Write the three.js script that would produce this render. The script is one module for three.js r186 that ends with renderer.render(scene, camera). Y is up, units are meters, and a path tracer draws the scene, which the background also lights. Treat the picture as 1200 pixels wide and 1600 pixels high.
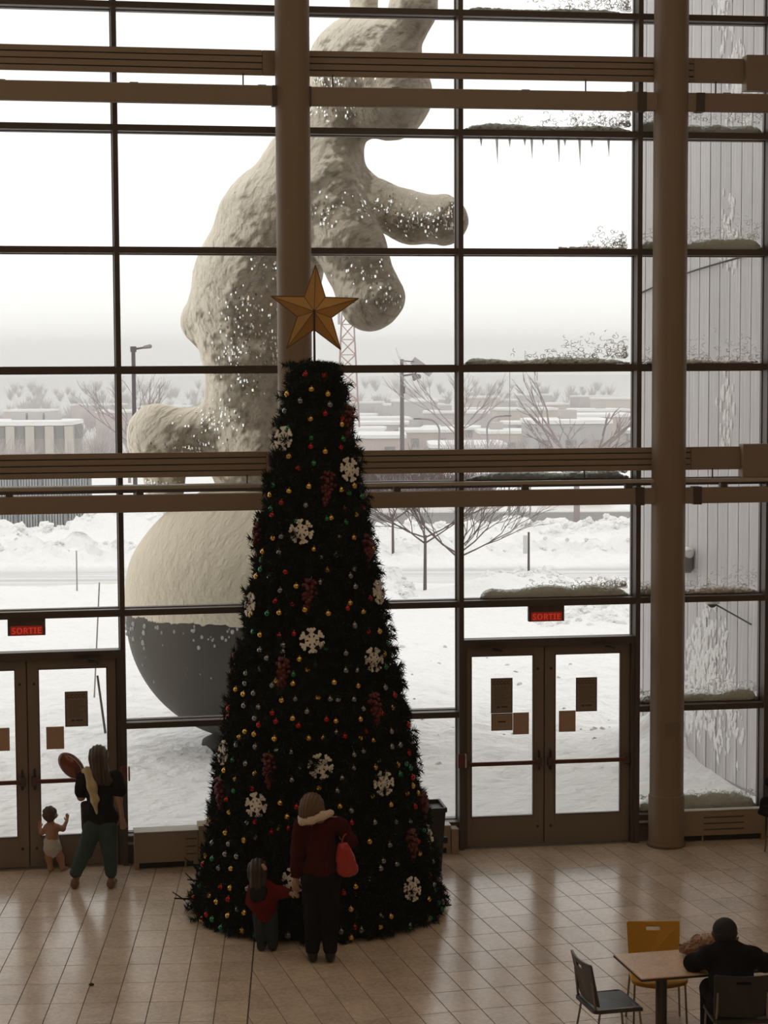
import * as THREE from 'three';
import { mergeGeometries } from 'three/addons/utils/BufferGeometryUtils.js';
import { RoundedBoxGeometry } from 'three/addons/geometries/RoundedBoxGeometry.js';
import { ImprovedNoise } from 'three/addons/math/ImprovedNoise.js';
import { RectAreaLightUniformsLib } from 'three/addons/lights/RectAreaLightUniformsLib.js';

// ---------------------------------------------------------------- camera, sky, light, exposure
RectAreaLightUniformsLib.init();
const scene = new THREE.Scene();
const camera = new THREE.PerspectiveCamera(29.863, 1200 / 1600, 0.1, 3000);
camera.position.set(0, 5.7, 0);                       // an upper gallery looks down into the hall
camera.rotation.set(-0.0762, 0, -0.0047, 'YXZ');
scene.background = new THREE.Color().setRGB(0.93, 0.925, 0.905);   // even overcast, snow falling
scene.fog = new THREE.FogExp2(new THREE.Color(1, 0.985, 0.965), 0.0016);
const renderer = new THREE.WebGLRenderer({ antialias: true });
renderer.toneMapping = THREE.LinearToneMapping;
renderer.toneMappingExposure = 1.48;
renderer.shadowMap.enabled = true;
// warm ceiling panels of the hall, out of frame: a glowing fitting with an area light of the same size just below it
const LAMPS = [[-5, -17], [2.5, -17], [-5, -11.5], [2.5, -11.5], [-5, -6], [2.5, -6], [-5, -0.5], [2.5, -0.5]], LAMP_SIZE = 1.5, LAMP_POWER = 3.0, LAMP_COLOR = new THREE.Color().setRGB(1, 0.76, 0.5);
for (const [x, z] of LAMPS) {
  const l = new THREE.RectAreaLight(LAMP_COLOR, LAMP_POWER, LAMP_SIZE, LAMP_SIZE); l.position.set(x, 12.3, z); l.rotation.x = -Math.PI / 2; scene.add(l);
}

// ---------------------------------------------------------------- helpers
const V = (x, y, z) => new THREE.Vector3(x, y, z);
const D2R = Math.PI / 180;
function rng(seed) { let s = seed >>> 0; return () => { s = (s + 0x6d2b79f5) | 0; let t = Math.imul(s ^ (s >>> 15), 1 | s); t = (t + Math.imul(t ^ (t >>> 7), 61 | t)) ^ t; return ((t ^ (t >>> 14)) >>> 0) / 4294967296; }; }
const perlin = new ImprovedNoise();
const fbm = (x, y, z, n = 4) => { let a = 0, w = 0.5, f = 1; for (let i = 0; i < n; i++) { a += w * perlin.noise(x * f, y * f, z * f + i * 7.3); w *= 0.5; f *= 2.03; } return a; };
const clamp = THREE.MathUtils.clamp, lerp = THREE.MathUtils.lerp, smooth = THREE.MathUtils.smoothstep;
const lin = (r, g, b) => new THREE.Color().setRGB(r, g, b);
const mat = (r, g, b, roughness = 0.8, metalness = 0, more = {}) => new THREE.MeshStandardMaterial({ color: lin(r, g, b), roughness, metalness, ...more });

const taken = new Map();
function numbered(name) { const n = taken.get(name) ?? 0; taken.set(name, n + 1); return n ? `${name}_${String(n).padStart(3, '0')}` : name; }
function shade(o) { o.castShadow = true; o.receiveShadow = true; return o; }
function tag(o, label, category, group) { o.userData.label = label; o.userData.category = category; if (group) o.userData.group = group; return o; }
function thing(name, label, category, [x, y, z] = [0, 0, 0], turn = 0, group) {
  const o = new THREE.Group(); o.name = numbered(name); o.position.set(x, y, z); o.rotation.y = turn; scene.add(o);
  return tag(o, label, category, group);
}
function obj(name, geos, m, parent = scene) {
  const list = [].concat(geos);
  const g = list.length === 1 ? list[0] : mergeGeometries(list.map((q) => { const c = q.index ? q.toNonIndexed() : q.clone(); for (const k of Object.keys(c.attributes)) if (!['position', 'normal', 'uv'].includes(k)) c.deleteAttribute(k); return c; }));
  const o = shade(new THREE.Mesh(g, m)); o.name = numbered(name); parent.add(o); return o;
}
function struct(name, parent = scene) { const o = new THREE.Group(); o.name = numbered(name); o.userData.kind = 'structure'; parent.add(o); return o; }
const box = (w, h, d, x = 0, y = 0, z = 0) => new THREE.BoxGeometry(w, h, d).translate(x, y, z);
const rbox = (w, h, d, r, x = 0, y = 0, z = 0, seg = 2) => new RoundedBoxGeometry(w, h, d, seg, Math.min(r, w / 2.01, h / 2.01, d / 2.01)).translate(x, y, z);
const span = (x0, x1, y0, y1, z0, z1) => box(x1 - x0, y1 - y0, z1 - z0, (x0 + x1) / 2, (y0 + y1) / 2, (z0 + z1) / 2);
const rspan = (x0, x1, y0, y1, z0, z1, r = 0.006) => rbox(x1 - x0, y1 - y0, z1 - z0, r, (x0 + x1) / 2, (y0 + y1) / 2, (z0 + z1) / 2, 1);
function rod(a, b, r0, r1 = r0, seg = 8) {             // tapered bar from a to b
  const d = V().subVectors(b, a), l = d.length(), g = new THREE.CylinderGeometry(r1, r0, l, seg);
  g.applyQuaternion(new THREE.Quaternion().setFromUnitVectors(V(0, 1, 0), d.normalize()));
  return g.translate((a.x + b.x) / 2, (a.y + b.y) / 2, (a.z + b.z) / 2);
}
const tube = (pts, r, seg = 24, rad = 8) => new THREE.TubeGeometry(new THREE.CatmullRomCurve3(pts), seg, r, rad);
function prism(poly, y0, y1, bevel) {                  // convex plan polygon [[x, z]...] made a slab with chamfered top
  const n = poly.length, c = poly.reduce((a, p) => [a[0] + p[0] / n, a[1] + p[1] / n], [0, 0]);
  const inn = poly.map((p) => { const l = Math.hypot(c[0] - p[0], c[1] - p[1]) || 1; return [p[0] + (c[0] - p[0]) / l * bevel * 1.4, p[1] + (c[1] - p[1]) / l * bevel * 1.4]; });
  const P = [], U = [], tri = (...q) => { for (const v of q) { P.push(...v); U.push(v[0], v[2]); } };
  let area = 0; for (let i = 0; i < n; i++) { const a = poly[i], b = poly[(i + 1) % n]; area += a[0] * b[1] - b[0] * a[1]; }
  const o = area > 0 ? [...Array(n).keys()].reverse() : [...Array(n).keys()];
  for (let i = 0; i < n; i++) {
    const i0 = o[i], i1 = o[(i + 1) % n], t0 = [inn[i0][0], y1, inn[i0][1]], t1 = [inn[i1][0], y1, inn[i1][1]], m0 = [poly[i0][0], y1 - bevel, poly[i0][1]], m1 = [poly[i1][0], y1 - bevel, poly[i1][1]], b0 = [poly[i0][0], y0, poly[i0][1]], b1 = [poly[i1][0], y0, poly[i1][1]];
    tri([c[0], y1, c[1]], t0, t1); tri(t0, m0, m1); tri(t0, m1, t1); tri(m0, b0, b1); tri(m0, b1, m1);
  }
  const g = new THREE.BufferGeometry(); g.setAttribute('position', new THREE.Float32BufferAttribute(P, 3)); g.setAttribute('uv', new THREE.Float32BufferAttribute(U, 2)); g.computeVertexNormals(); return g;
}
function clip(poly, a, b, c) {                          // keep a*x + b*z + c >= 0
  const out = [];
  for (let i = 0; i < poly.length; i++) {
    const p = poly[i], q = poly[(i + 1) % poly.length], dp = a * p[0] + b * p[1] + c, dq = a * q[0] + b * q[1] + c;
    if (dp >= 0) out.push(p);
    if ((dp >= 0) !== (dq >= 0)) { const t = dp / (dp - dq); out.push([p[0] + (q[0] - p[0]) * t, p[1] + (q[1] - p[1]) * t]); }
  }
  return out;
}

// a smooth closed surface round the zero level of fn inside the box lo..hi (surface nets)
function skin(fn, lo, hi, cell, uvScale = 1) {
  const nx = Math.ceil((hi[0] - lo[0]) / cell) + 1, ny = Math.ceil((hi[1] - lo[1]) / cell) + 1, nz = Math.ceil((hi[2] - lo[2]) / cell) + 1;
  const F = new Float32Array(nx * ny * nz), at = (i, j, k) => (k * ny + j) * nx + i;
  // coarse skip: sample every 4th cell and refine only near the surface
  const S = 4, far = cell * S * 2.2; F.fill(NaN);
  const val = (i, j, k) => fn(lo[0] + i * cell, lo[1] + j * cell, lo[2] + k * cell);
  for (let k = 0; k < nz; k += S) for (let j = 0; j < ny; j += S) for (let i = 0; i < nx; i += S) {
    const c = val(Math.min(i + 2, nx - 1), Math.min(j + 2, ny - 1), Math.min(k + 2, nz - 1)), skipIt = Math.abs(c) > far;
    for (let c2 = k; c2 < Math.min(k + S, nz); c2++) for (let b = j; b < Math.min(j + S, ny); b++) for (let a = i; a < Math.min(i + S, nx); a++) F[at(a, b, c2)] = skipIt ? c : val(a, b, c2);
  }
  const idx = new Int32Array(nx * ny * nz).fill(-1), P = [], E = [[0, 1], [2, 3], [4, 5], [6, 7], [0, 2], [1, 3], [4, 6], [5, 7], [0, 4], [1, 5], [2, 6], [3, 7]];
  for (let k = 0; k < nz - 1; k++) for (let j = 0; j < ny - 1; j++) for (let i = 0; i < nx - 1; i++) {
    const v = []; let m = 0; for (let c = 0; c < 8; c++) { const f = F[at(i + (c & 1), j + ((c >> 1) & 1), k + (c >> 2))]; v.push(f); if (f < 0) m |= 1 << c; }
    if (m === 0 || m === 255) continue;
    let x = 0, y = 0, z = 0, n = 0;
    for (const [a, b] of E) if ((v[a] < 0) !== (v[b] < 0)) { const t = v[a] / (v[a] - v[b]); x += (a & 1) + ((b & 1) - (a & 1)) * t; y += ((a >> 1) & 1) + (((b >> 1) & 1) - ((a >> 1) & 1)) * t; z += (a >> 2) + ((b >> 2) - (a >> 2)) * t; n++; }
    idx[at(i, j, k)] = P.length / 3; P.push(lo[0] + (i + x / n) * cell, lo[1] + (j + y / n) * cell, lo[2] + (k + z / n) * cell);
  }
  const I = [], quad = (a, b, c, d, flip) => { if (a < 0 || b < 0 || c < 0 || d < 0) return; if (flip) I.push(a, c, b, a, d, c); else I.push(a, b, c, a, c, d); };
  for (let k = 1; k < nz - 1; k++) for (let j = 1; j < ny - 1; j++) for (let i = 1; i < nx - 1; i++) {
    const f = F[at(i, j, k)] < 0;
    if (f !== F[at(i + 1, j, k)] < 0) quad(idx[at(i, j - 1, k - 1)], idx[at(i, j, k - 1)], idx[at(i, j, k)], idx[at(i, j - 1, k)], !f);
    if (f !== F[at(i, j + 1, k)] < 0) quad(idx[at(i - 1, j, k - 1)], idx[at(i - 1, j, k)], idx[at(i, j, k)], idx[at(i, j, k - 1)], !f);
    if (f !== F[at(i, j, k + 1)] < 0) quad(idx[at(i - 1, j - 1, k)], idx[at(i, j - 1, k)], idx[at(i, j, k)], idx[at(i - 1, j, k)], !f);
  }
  const N = new Float32Array(P.length), U = new Float32Array(P.length / 3 * 2), e = cell * 0.5;
  for (let i = 0; i < P.length; i += 3) {
    const [x, y, z] = [P[i], P[i + 1], P[i + 2]];
    const n = V(fn(x + e, y, z) - fn(x - e, y, z), fn(x, y + e, z) - fn(x, y - e, z), fn(x, y, z + e) - fn(x, y, z - e)).normalize();
    N[i] = n.x; N[i + 1] = n.y; N[i + 2] = n.z; U[i / 3 * 2] = (x + z * 0.6) * uvScale; U[i / 3 * 2 + 1] = (y + z * 0.3) * uvScale;
  }
  const g = new THREE.BufferGeometry();
  g.setAttribute('position', new THREE.Float32BufferAttribute(P, 3)); g.setAttribute('normal', new THREE.BufferAttribute(N, 3)); g.setAttribute('uv', new THREE.BufferAttribute(U, 2)); g.setIndex(I);
  return g;
}
// bones [[ax, ay, az, ra, bx, by, bz, rb], ...] joined with a smooth minimum of width k
function boneField(bones, k) {
  return (x, y, z) => {
    let d = 1e3;
    for (const b of bones) {
      const ux = b[4] - b[0], uy = b[5] - b[1], uz = b[6] - b[2], px = x - b[0], py = y - b[1], pz = z - b[2], l = ux * ux + uy * uy + uz * uz;
      const t = l > 0 ? clamp((px * ux + py * uy + pz * uz) / l, 0, 1) : 0;
      const q = Math.hypot(px - ux * t, py - uy * t, pz - uz * t) - (b[3] + (b[7] - b[3]) * t);
      const h = Math.max(k - Math.abs(d - q), 0) / k; d = Math.min(d, q) - h * h * k * 0.25;
    }
    return d;
  };
}
function bonesBox(bones, pad) {
  const lo = [1e3, 1e3, 1e3], hi = [-1e3, -1e3, -1e3];
  for (const b of bones) for (const o of [0, 4]) for (let c = 0; c < 3; c++) { const r = b[o + 3] + pad; lo[c] = Math.min(lo[c], b[o + c] - r); hi[c] = Math.max(hi[c], b[o + c] + r); }
  return [lo, hi];
}
const flesh = (bones, k = 0.03, cell = 0.012, warp) => { const f = boneField(bones, k), [lo, hi] = bonesBox(bones, 0.06); return skin(warp ? (x, y, z) => f(x, y, z) + warp(x, y, z) : f, lo, hi, cell); };

// ---------------------------------------------------------------- computed textures
function noiseTexture(size, fn, srgb = false, rx = 1, ry = 1) {
  const d = new Uint8Array(size * size * 4);
  for (let y = 0; y < size; y++) for (let x = 0; x < size; x++) { const c = fn(x / size, y / size), o = (y * size + x) * 4, a = Array.isArray(c) ? c : [c, c, c]; for (let i = 0; i < 3; i++) d[o + i] = clamp(a[i], 0, 1) * 255; d[o + 3] = 255; }
  const t = new THREE.DataTexture(d, size, size); t.wrapS = t.wrapT = THREE.RepeatWrapping; t.magFilter = THREE.LinearFilter; t.minFilter = THREE.LinearMipmapLinearFilter; t.repeat.set(rx, ry); if (srgb) t.colorSpace = THREE.SRGBColorSpace; t.needsUpdate = true; return t;
}
// noise that tiles: blend of four shifted samples on a torus
const hash = (i, j, s) => { let t = Math.imul(i * 374761 + j * 668265 + s * 9973, 1274126177); t = Math.imul(t ^ (t >>> 13), 1103515245); return ((t ^ (t >>> 16)) >>> 0) / 4294967296; };
const lattice = (u, v, p, s) => { const x = u * p, y = v * p, i = Math.floor(x), j = Math.floor(y), a = x - i, b = y - j, sa = a * a * (3 - 2 * a), sb = b * b * (3 - 2 * b), h = (q, r) => hash(((q % p) + p) % p, ((r % p) + p) % p, s); return lerp(lerp(h(i, j), h(i + 1, j), sa), lerp(h(i, j + 1), h(i + 1, j + 1), sa), sb); };
const grain = (u, v, p, s, n = 4) => { let a = 0, w = 0.5; for (let k = 0; k < n; k++) { a += w * (lattice(u, v, p << k, s + k) - 0.5); w *= 0.55; } return a * 2; };
const tiled = (u, v, f, seed, n = 4) => { const a = u * Math.PI * 2, b = v * Math.PI * 2; return fbm(Math.cos(a) * f + seed, Math.sin(a) * f + Math.cos(b) * f, Math.sin(b) * f + seed * 1.7, n); };
const lumpTex = noiseTexture(256, (u, v) => 0.5 + 0.75 * grain(u, v, 8, 4, 5));
const fineTex = noiseTexture(256, (u, v) => 0.5 + 0.8 * grain(u, v, 24, 9, 4));
const speckTex = noiseTexture(256, (u, v) => { const g = 0.93 + 0.1 * grain(u, v, 40, 2, 3) + 0.07 * grain(u, v, 4, 6, 3); return [g, g * 0.99, g * 0.975]; }, true);

// ---------------------------------------------------------------- materials of the hall
const M = {
  frame: mat(0.085, 0.062, 0.05, 0.45, 0.1), beam: mat(0.31, 0.235, 0.175, 0.6), column: mat(0.28, 0.205, 0.138, 0.55), cabinet: mat(0.35, 0.265, 0.185, 0.55),
  door: mat(0.23, 0.17, 0.13, 0.45, 0.1), redbar: mat(0.12, 0.035, 0.03, 0.35, 0.2), dark: mat(0.02, 0.018, 0.016, 0.6), steel: mat(0.5, 0.48, 0.45, 0.3, 1),
  wall: mat(0.5, 0.43, 0.35, 0.9), ceiling: mat(0.55, 0.5, 0.44, 0.9), grout: mat(0.1, 0.078, 0.06, 0.95), rail: mat(0.5, 0.46, 0.4, 0.4, 0.3),
  ledge: mat(0.55, 0.52, 0.47, 0.5), snow: mat(0.86, 0.85, 0.84, 0.9, 0, { bumpMap: lumpTex, bumpScale: 0.03 }), oldSnow: mat(0.7, 0.76, 0.74, 0.8, 0, { bumpMap: lumpTex, bumpScale: 0.02 }),
  glass: new THREE.MeshPhysicalMaterial({ color: lin(0.97, 0.975, 0.965), roughness: 0, metalness: 0, transmission: 1, thickness: 0, ior: 1.5 }),
};

// ---------------------------------------------------------------- the glazed front: two straight lengths that meet at a slight bend
const BEND = V(-1.1, 0, -22.108), TURN = { L: Math.atan(0.1797), R: Math.atan(0.1443) };
function onWall(side, s, y, z) { return V(s, y, z).applyAxisAngle(V(0, 1, 0), TURN[side]).add(BEND); }
const rows = [0.3, 1.61, 2.91, 4.31, 5.66, 7.005, 8.36, 9.71, 11.06, 12.4];
const bays = { L: [-8.2, -6.14, -4.08, -1.93, 0], R: [0, 2.0, 4.12, 5.71] };
const half = 0.028;
function facade(side) {
  const w = struct(side === 'L' ? 'wall_front_left' : 'wall_front_right'); w.position.copy(BEND); w.rotation.y = TURN[side];
  const xs = bays[side], doorBay = side === 'L' ? 2 : 1;
  xs.forEach((x, i) => {
    if (side === 'L' && i === xs.length - 1) return;
    obj('mullion', [span(x - half, x + half, 0, 12.9, -0.02, 0.15), span(x - half - 0.01, x + half + 0.01, 0, 12.9, -0.09, -0.028)], M.frame, w);
  });
  rows.forEach((y, j) => {
    for (let i = 0; i < xs.length - 1; i++) {
      if (i === doorBay && j < 2) continue;
      const h = j === 2 && i === doorBay ? 0.04 : 0.035;
      obj('transom', [span(xs[i] + half, xs[i + 1] - half, y - h, y + h, -0.02, 0.12), span(xs[i] + half, xs[i + 1] - half, y - h - 0.01, y + h + 0.01, -0.13, -0.028)], M.frame, w);
    }
  });
  for (let i = 0; i < xs.length - 1; i++) for (let j = 0; j < rows.length - 1; j++) {
    if (i === doorBay && j < 2) continue;
    const g = new THREE.PlaneGeometry(xs[i + 1] - xs[i] - 2 * half, rows[j + 1] - rows[j] - 0.07).translate((xs[i] + xs[i + 1]) / 2, (rows[j] + rows[j + 1]) / 2, -0.025);
    obj('pane', g, M.glass, w);
  }
  if (1) { const i = doorBay, g = new THREE.PlaneGeometry(xs[i + 1] - xs[i] - 2 * half, 2.87 - 2.49).translate((xs[i] + xs[i + 1]) / 2, 2.68, -0.025); obj('pane', g, M.glass, w); }
  for (let i = 0; i < xs.length - 1; i++) if (i !== doorBay) {
    obj('sill_panel', span(xs[i] + half, xs[i + 1] - half, 0, 0.27, -0.06, 0.03), M.door, w);
    obj('sill', span(xs[i] + half, xs[i + 1] - half, 0.235, 0.265, 0.03, 0.12), M.ledge, w);
  }
  obj('header', span(xs[0], xs[xs.length - 1], 12.43, 13, -0.1, 0.1), M.wall, w);
  return w;
}
facade('L'); facade('R');
obj('mullion', [span(-0.05, 0.05, 0, 12.9, -0.09, 0.12)], M.frame, scene.getObjectByName('wall_front_right'));

// doors: each pair of leaves in its own frame
function doorPair(side, s0, s1, mid, leaves) {
  const f = struct('trim'); f.position.copy(BEND); f.rotation.y = TURN[side];
  obj('door_frame', [span(s0 + half, s0 + 0.07, 0, 2.41, -0.05, 0.13), span(s1 - 0.07, s1 - half, 0, 2.41, -0.05, 0.13), span(s0 + half, s1 - half, 2.4, 2.49, -0.05, 0.13)], M.frame, f);
  obj('door_stop', [span(s0 + half, s0 + 0.1, 0.01, 2.4, -0.05, -0.008), span(s1 - 0.12, s1 - half, 0.01, 2.4, -0.05, -0.008)], M.frame, f);
  obj('threshold', span(s0 + half, s1 - half, 0, 0.012, -0.05, 0.13), M.steel, f);
  leaves.forEach(([a, b, ga, gb], n) => {
    const d = struct('door'); d.position.copy(BEND); d.rotation.y = TURN[side];
    obj('leaf_frame', [rspan(a, ga, 0.015, 2.39, 0, 0.05), rspan(gb, b, 0.015, 2.39, 0, 0.05), rspan(ga - 0.005, gb + 0.005, 2.285, 2.39, 0, 0.05), rspan(ga - 0.005, gb + 0.005, 0.015, 0.365, 0, 0.05)], M.door, d);
    if (n === 0) obj('meeting_strip', span(b - 0.03, b + 0.035, 0.02, 2.385, -0.014, -0.003), M.frame, d);
    obj('pane', new THREE.PlaneGeometry(gb - ga, 1.92).translate((ga + gb) / 2, 1.325, 0.02), M.glass, d);
    obj('glazing_bead', [span(ga - 0.002, ga + 0.008, 0.36, 2.29, 0.01, 0.058), span(gb - 0.008, gb + 0.002, 0.36, 2.29, 0.01, 0.058), span(ga, gb, 2.279, 2.289, 0.01, 0.058), span(ga, gb, 0.361, 0.371, 0.01, 0.058)], M.frame, d);
    const bar = obj('push_bar', [rspan(ga - 0.07, gb + 0.07, 0.985, 1.035, 0.085, 0.125, 0.012)], M.redbar, d); bar.userData.label = 'dark red push bar';
    obj('bar_end', [rspan(ga - 0.1, ga - 0.03, 0.96, 1.06, 0.05, 0.12, 0.01), rspan(gb + 0.03, gb + 0.1, 0.96, 1.06, 0.05, 0.12, 0.01)], M.frame, d);
    const cx = n === 0 ? a + 0.3 : a + 0.63 + (b - a - 0.95);
    obj('closer', [rspan(cx - 0.17, cx + 0.17, 2.385, 2.465, 0.05, 0.13, 0.01)], M.frame, d);
    obj('closer_arm', [rod(V(cx, 2.38, 0.1), V(cx + 0.12, 2.35, 0.12), 0.012), rod(V(cx + 0.12, 2.35, 0.12), V(cx + 0.02, 2.36, 0.06), 0.01)], M.dark, d);
    const hs = n === 0 ? gb + 0.06 : ga - 0.06;
    obj('pull_handle', [rod(V(hs, 0.92, 0.09), V(hs, 1.14, 0.09), 0.013), rod(V(hs, 0.92, 0.05), V(hs, 0.92, 0.09), 0.01), rod(V(hs, 1.14, 0.05), V(hs, 1.14, 0.09), 0.01)], M.dark, d);
    for (const y of [0.23, 2.12]) obj('pivot_bolt', new THREE.CylinderGeometry(0.016, 0.016, 0.012, 10).rotateX(Math.PI / 2).translate(n === 0 ? gb + 0.05 : ga - 0.05, y, 0.054), M.dark, d);
  });
}
doorPair('L', -4.08, -1.93, -3.01, [[-4.0, -3.015, -3.9, -3.14], [-3.005, -2.01, -2.88, -2.11]]);
doorPair('R', 2.0, 4.12, 3.01, [[2.07, 3.005, 2.13, 2.88], [3.015, 4.05, 3.14, 3.94]]);

// columns
function column(x, z, r) {
  const c = struct('column'); c.position.set(x, 0, z);
  obj('shaft', new THREE.CylinderGeometry(r, r, 12.98, 40, 1).translate(0, 6.5, 0), M.column, c);
  obj('base_collar', new THREE.LatheGeometry([[r, 0.62], [r + 0.012, 0.6], [r + 0.012, 0.06], [r + 0.03, 0.045], [r + 0.03, 0], [0, 0]].map((p) => new THREE.Vector2(...p)).reverse(), 40), M.column, c);
  return c;
}
column(-1.003, -21.82, 0.195);
const colR = column(3.335, -22.46, 0.2);
{ const p = obj('small_plate', rbox(0.17, 0.15, 0.012, 0.004), mat(0.22, 0.165, 0.12, 0.6), colR); p.position.set(0.03, 1.42, 0.203); p.rotation.y = 0.15; }

// cross beams between the columns and the ribbed convectors on the glass
const blockAt = { L: [-3.16, -1.72, -0.3], R: [1.22, 2.72, 3.95, 5.1] };
function crossBeam(side, s0, s1, y0, y1, upper) {
  const b = struct('beam'); b.position.copy(BEND); b.rotation.y = TURN[side];
  obj('box_section', rspan(s0, s1, y0, y1, 0.24, 0.36, 0.008), M.beam, b);
  const ends = side === 'L' ? [[-0.19, s1]] : [[s0, s0 + 0.09], [4.02, 4.13], [4.72, 4.82]];
  obj('end_bracket', ends.map(([a, c]) => span(a, c, y0 - 0.012, y1 + 0.012, 0.23, 0.372)), M.frame, b);
  for (const s of blockAt[side]) obj('cleat', upper ? span(s - 0.045, s + 0.045, y1, y1 + 0.022, 0.27, 0.33) : span(s - 0.04, s + 0.04, y1, y1 + 0.06, 0.26, 0.34), M.frame, b);
  if (!upper) obj('top_rail', rspan(s0, s1, y1 + 0.06, y1 + 0.105, 0.26, 0.34, 0.01), M.rail, b);
  else obj('top_rail', rspan(s0, s1, y1, y1 + 0.012, 0.25, 0.35, 0.004), M.rail, b);
}
crossBeam('L', -8.2, -0.12, 8.61, 8.81, true); crossBeam('L', -8.2, -0.12, 4.07, 4.265, false);
crossBeam('R', 0.17, 5.7, 8.61, 8.805, true); crossBeam('R', 0.17, 5.7, 4.07, 4.255, false);

function convector(side, s0, g0, g1, s1, y0, y1, label, boxEnd) {
  const p = onWall(side, 0, 0, 0), t = thing('convector', label, 'radiator', [p.x, 0, p.z], TURN[side], 'ribbed convectors along the glass');
  const n = 4, gap = 0.012, h = (y1 - y0 - 3 * gap) / n;
  obj('back_plate', span(s0, s1, y0 + 0.01, y1 - 0.01, 0.125, 0.16), M.dark, t);
  for (let k = 0; k < n; k++) obj('slat', rspan(g0, g1, y0 + k * (h + gap), y0 + k * (h + gap) + h, 0.15, 0.185, 0.004), M.beam, t);
  if (s0 < g0) obj('end_cover', rspan(s0, g0 - 0.004, y0, y1, 0.15, 0.185, 0.004), M.beam, t);
  if (g1 < s1) obj('end_cover', rspan(g1 + 0.004, s1, y0, y1, 0.15, 0.185, 0.004), M.beam, t);
  for (const s of side === 'L' ? [-0.5, -4.5] : [0.52, 3.45, 5.0]) obj('hanger_rod', rod(V(s, y0 - 0.15, 0.2), V(s, y0 + 0.02, 0.2), 0.009, 0.009, 6), M.frame, t);
  if (boxEnd) obj('end_box', rspan(5.34, 5.7, y0 - 0.09, y1 + 0.03, 0.12, 0.3, 0.008), M.beam, t);
}
convector('L', -8.2, -8.2, -0.28, -0.13, 8.955, 9.235, 'ribbed convector strip high on the glass left of the middle column');
convector('L', -8.2, -8.2, -0.28, -0.13, 4.45, 4.73, 'ribbed convector strip at mid height left of the middle column');
convector('R', 0.13, 0.25, 4.74, 5.7, 8.955, 9.24, 'ribbed convector strip high on the glass between the two columns', true);
convector('R', 0.13, 0.25, 4.74, 5.7, 4.455, 4.725, 'ribbed convector strip at mid height between the two columns', true);

// heater cabinets on the floor under the glass
function heater(side, s0, s1, y1, z1, louvre, label, tall) {
  const p = onWall(side, 0, 0, 0), t = thing('heater_cabinet', label, 'radiator', [p.x, 0, p.z], TURN[side], 'heater cabinets under the windows');
  const z0 = 0.13, y0 = 0.075;
  obj('casing', [rspan(s0, s1, y0, y1, z0, z1, 0.006), span(s0, s0 + 0.05, 0, y0 + 0.01, z0, z1), span(s1 - 0.05, s1, 0, y0 + 0.01, z0, z1)], M.cabinet, t);
  obj('top_lid', rspan(s0 - 0.004, s1 + 0.004, y1, y1 + 0.014, z0 - 0.01, z1 + 0.006, 0.004), M.ledge, t);
  obj('kick_recess', span(s0 + 0.05, s1 - 0.05, 0.004, y0, z0, z1 - 0.06), M.dark, t);
  obj('support_foot', span(louvre[0] - 0.012, louvre[0] + 0.006, 0.004, y0, z1 - 0.06, z1 - 0.02), M.cabinet, t);
  for (let k = 0; k < 3; k++) { const y = y1 - (k + 1) * (y1 - y0) / 4; obj('louvre', rspan(louvre[0], louvre[1], y - 0.006, y + 0.006, z1 - 0.004, z1 + 0.008, 0.002), M.frame, t); }
  if (tall) obj('end_post', [rspan(tall[0], tall[1], 0, tall[2], z0, z1 + 0.02, 0.006)], M.cabinet, t);
}
heater('L', -1.84, -1.12, 0.42, 0.37, [-1.26, -1.14], 'low beige heater cabinet between the left doors and the tree', [-1.115, -0.88, 0.48]);
heater('R', 0.05, 1.84, 0.33, 0.3, [0.4, 0.9], 'low beige heater cabinet behind the tree and the dark bin', [1.845, 1.93, 0.3]);
heater('R', 4.5, 5.69, 0.37, 0.22, [4.92, 5.42], 'low beige heater cabinet right of the round column under the window');

// exit signs: housing, red letters on the lower half
function lettering(w, h, draw) { const c = document.createElement('canvas'); c.width = w; c.height = h; draw(c.getContext('2d'), w, h); const t = new THREE.CanvasTexture(c); t.colorSpace = THREE.SRGBColorSpace; return t; }
const exitTex = lettering(512, 256, (g, w, h) => { g.fillStyle = '#8c1c14'; g.fillRect(0, 0, w, h); g.fillStyle = '#d8402c'; g.font = 'bold 250px sans-serif'; g.textAlign = 'center'; g.textBaseline = 'middle'; g.save(); g.translate(w / 2, h / 2 + 8); const m = g.measureText('SORTIE').width; g.scale(480 / m, 1); g.fillText('SORTIE', 0, 0); g.restore(); });
const exitFace = new THREE.MeshStandardMaterial({ map: exitTex, roughness: 0.4, emissive: lin(1, 1, 1), emissiveMap: exitTex, emissiveIntensity: 0.3 });
function exitSign(side, s0, s1, y0, y1, label) {
  const p = onWall(side, (s0 + s1) / 2, 0, 0.1), t = thing('exit_sign', label, 'sign', [p.x, 0, p.z], TURN[side], 'red exit signs over the doors'), w = (s1 - s0) / 2;
  obj('housing', [rspan(-w, w, y0, y1, -0.07, 0.0, 0.008)], M.frame, t);
  obj('mounting_plate', span(-w + 0.02, w - 0.02, y1 - 0.01, y1 + 0.04, -0.05, -0.01), M.frame, t);
  const f = obj('letter_panel', new THREE.BoxGeometry(2 * w - 0.06, 0.1, 0.006).translate(0, y0 + 0.06, 0.002), exitFace, t); f.userData.label = 'red glowing letters';
}
exitSign('L', -3.21, -2.79, 2.68, 2.9, 'red lettered exit sign above the left pair of doors');
exitSign('R', 2.81, 3.24, 2.685, 2.9, 'red lettered exit sign above the right pair of doors');

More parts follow.
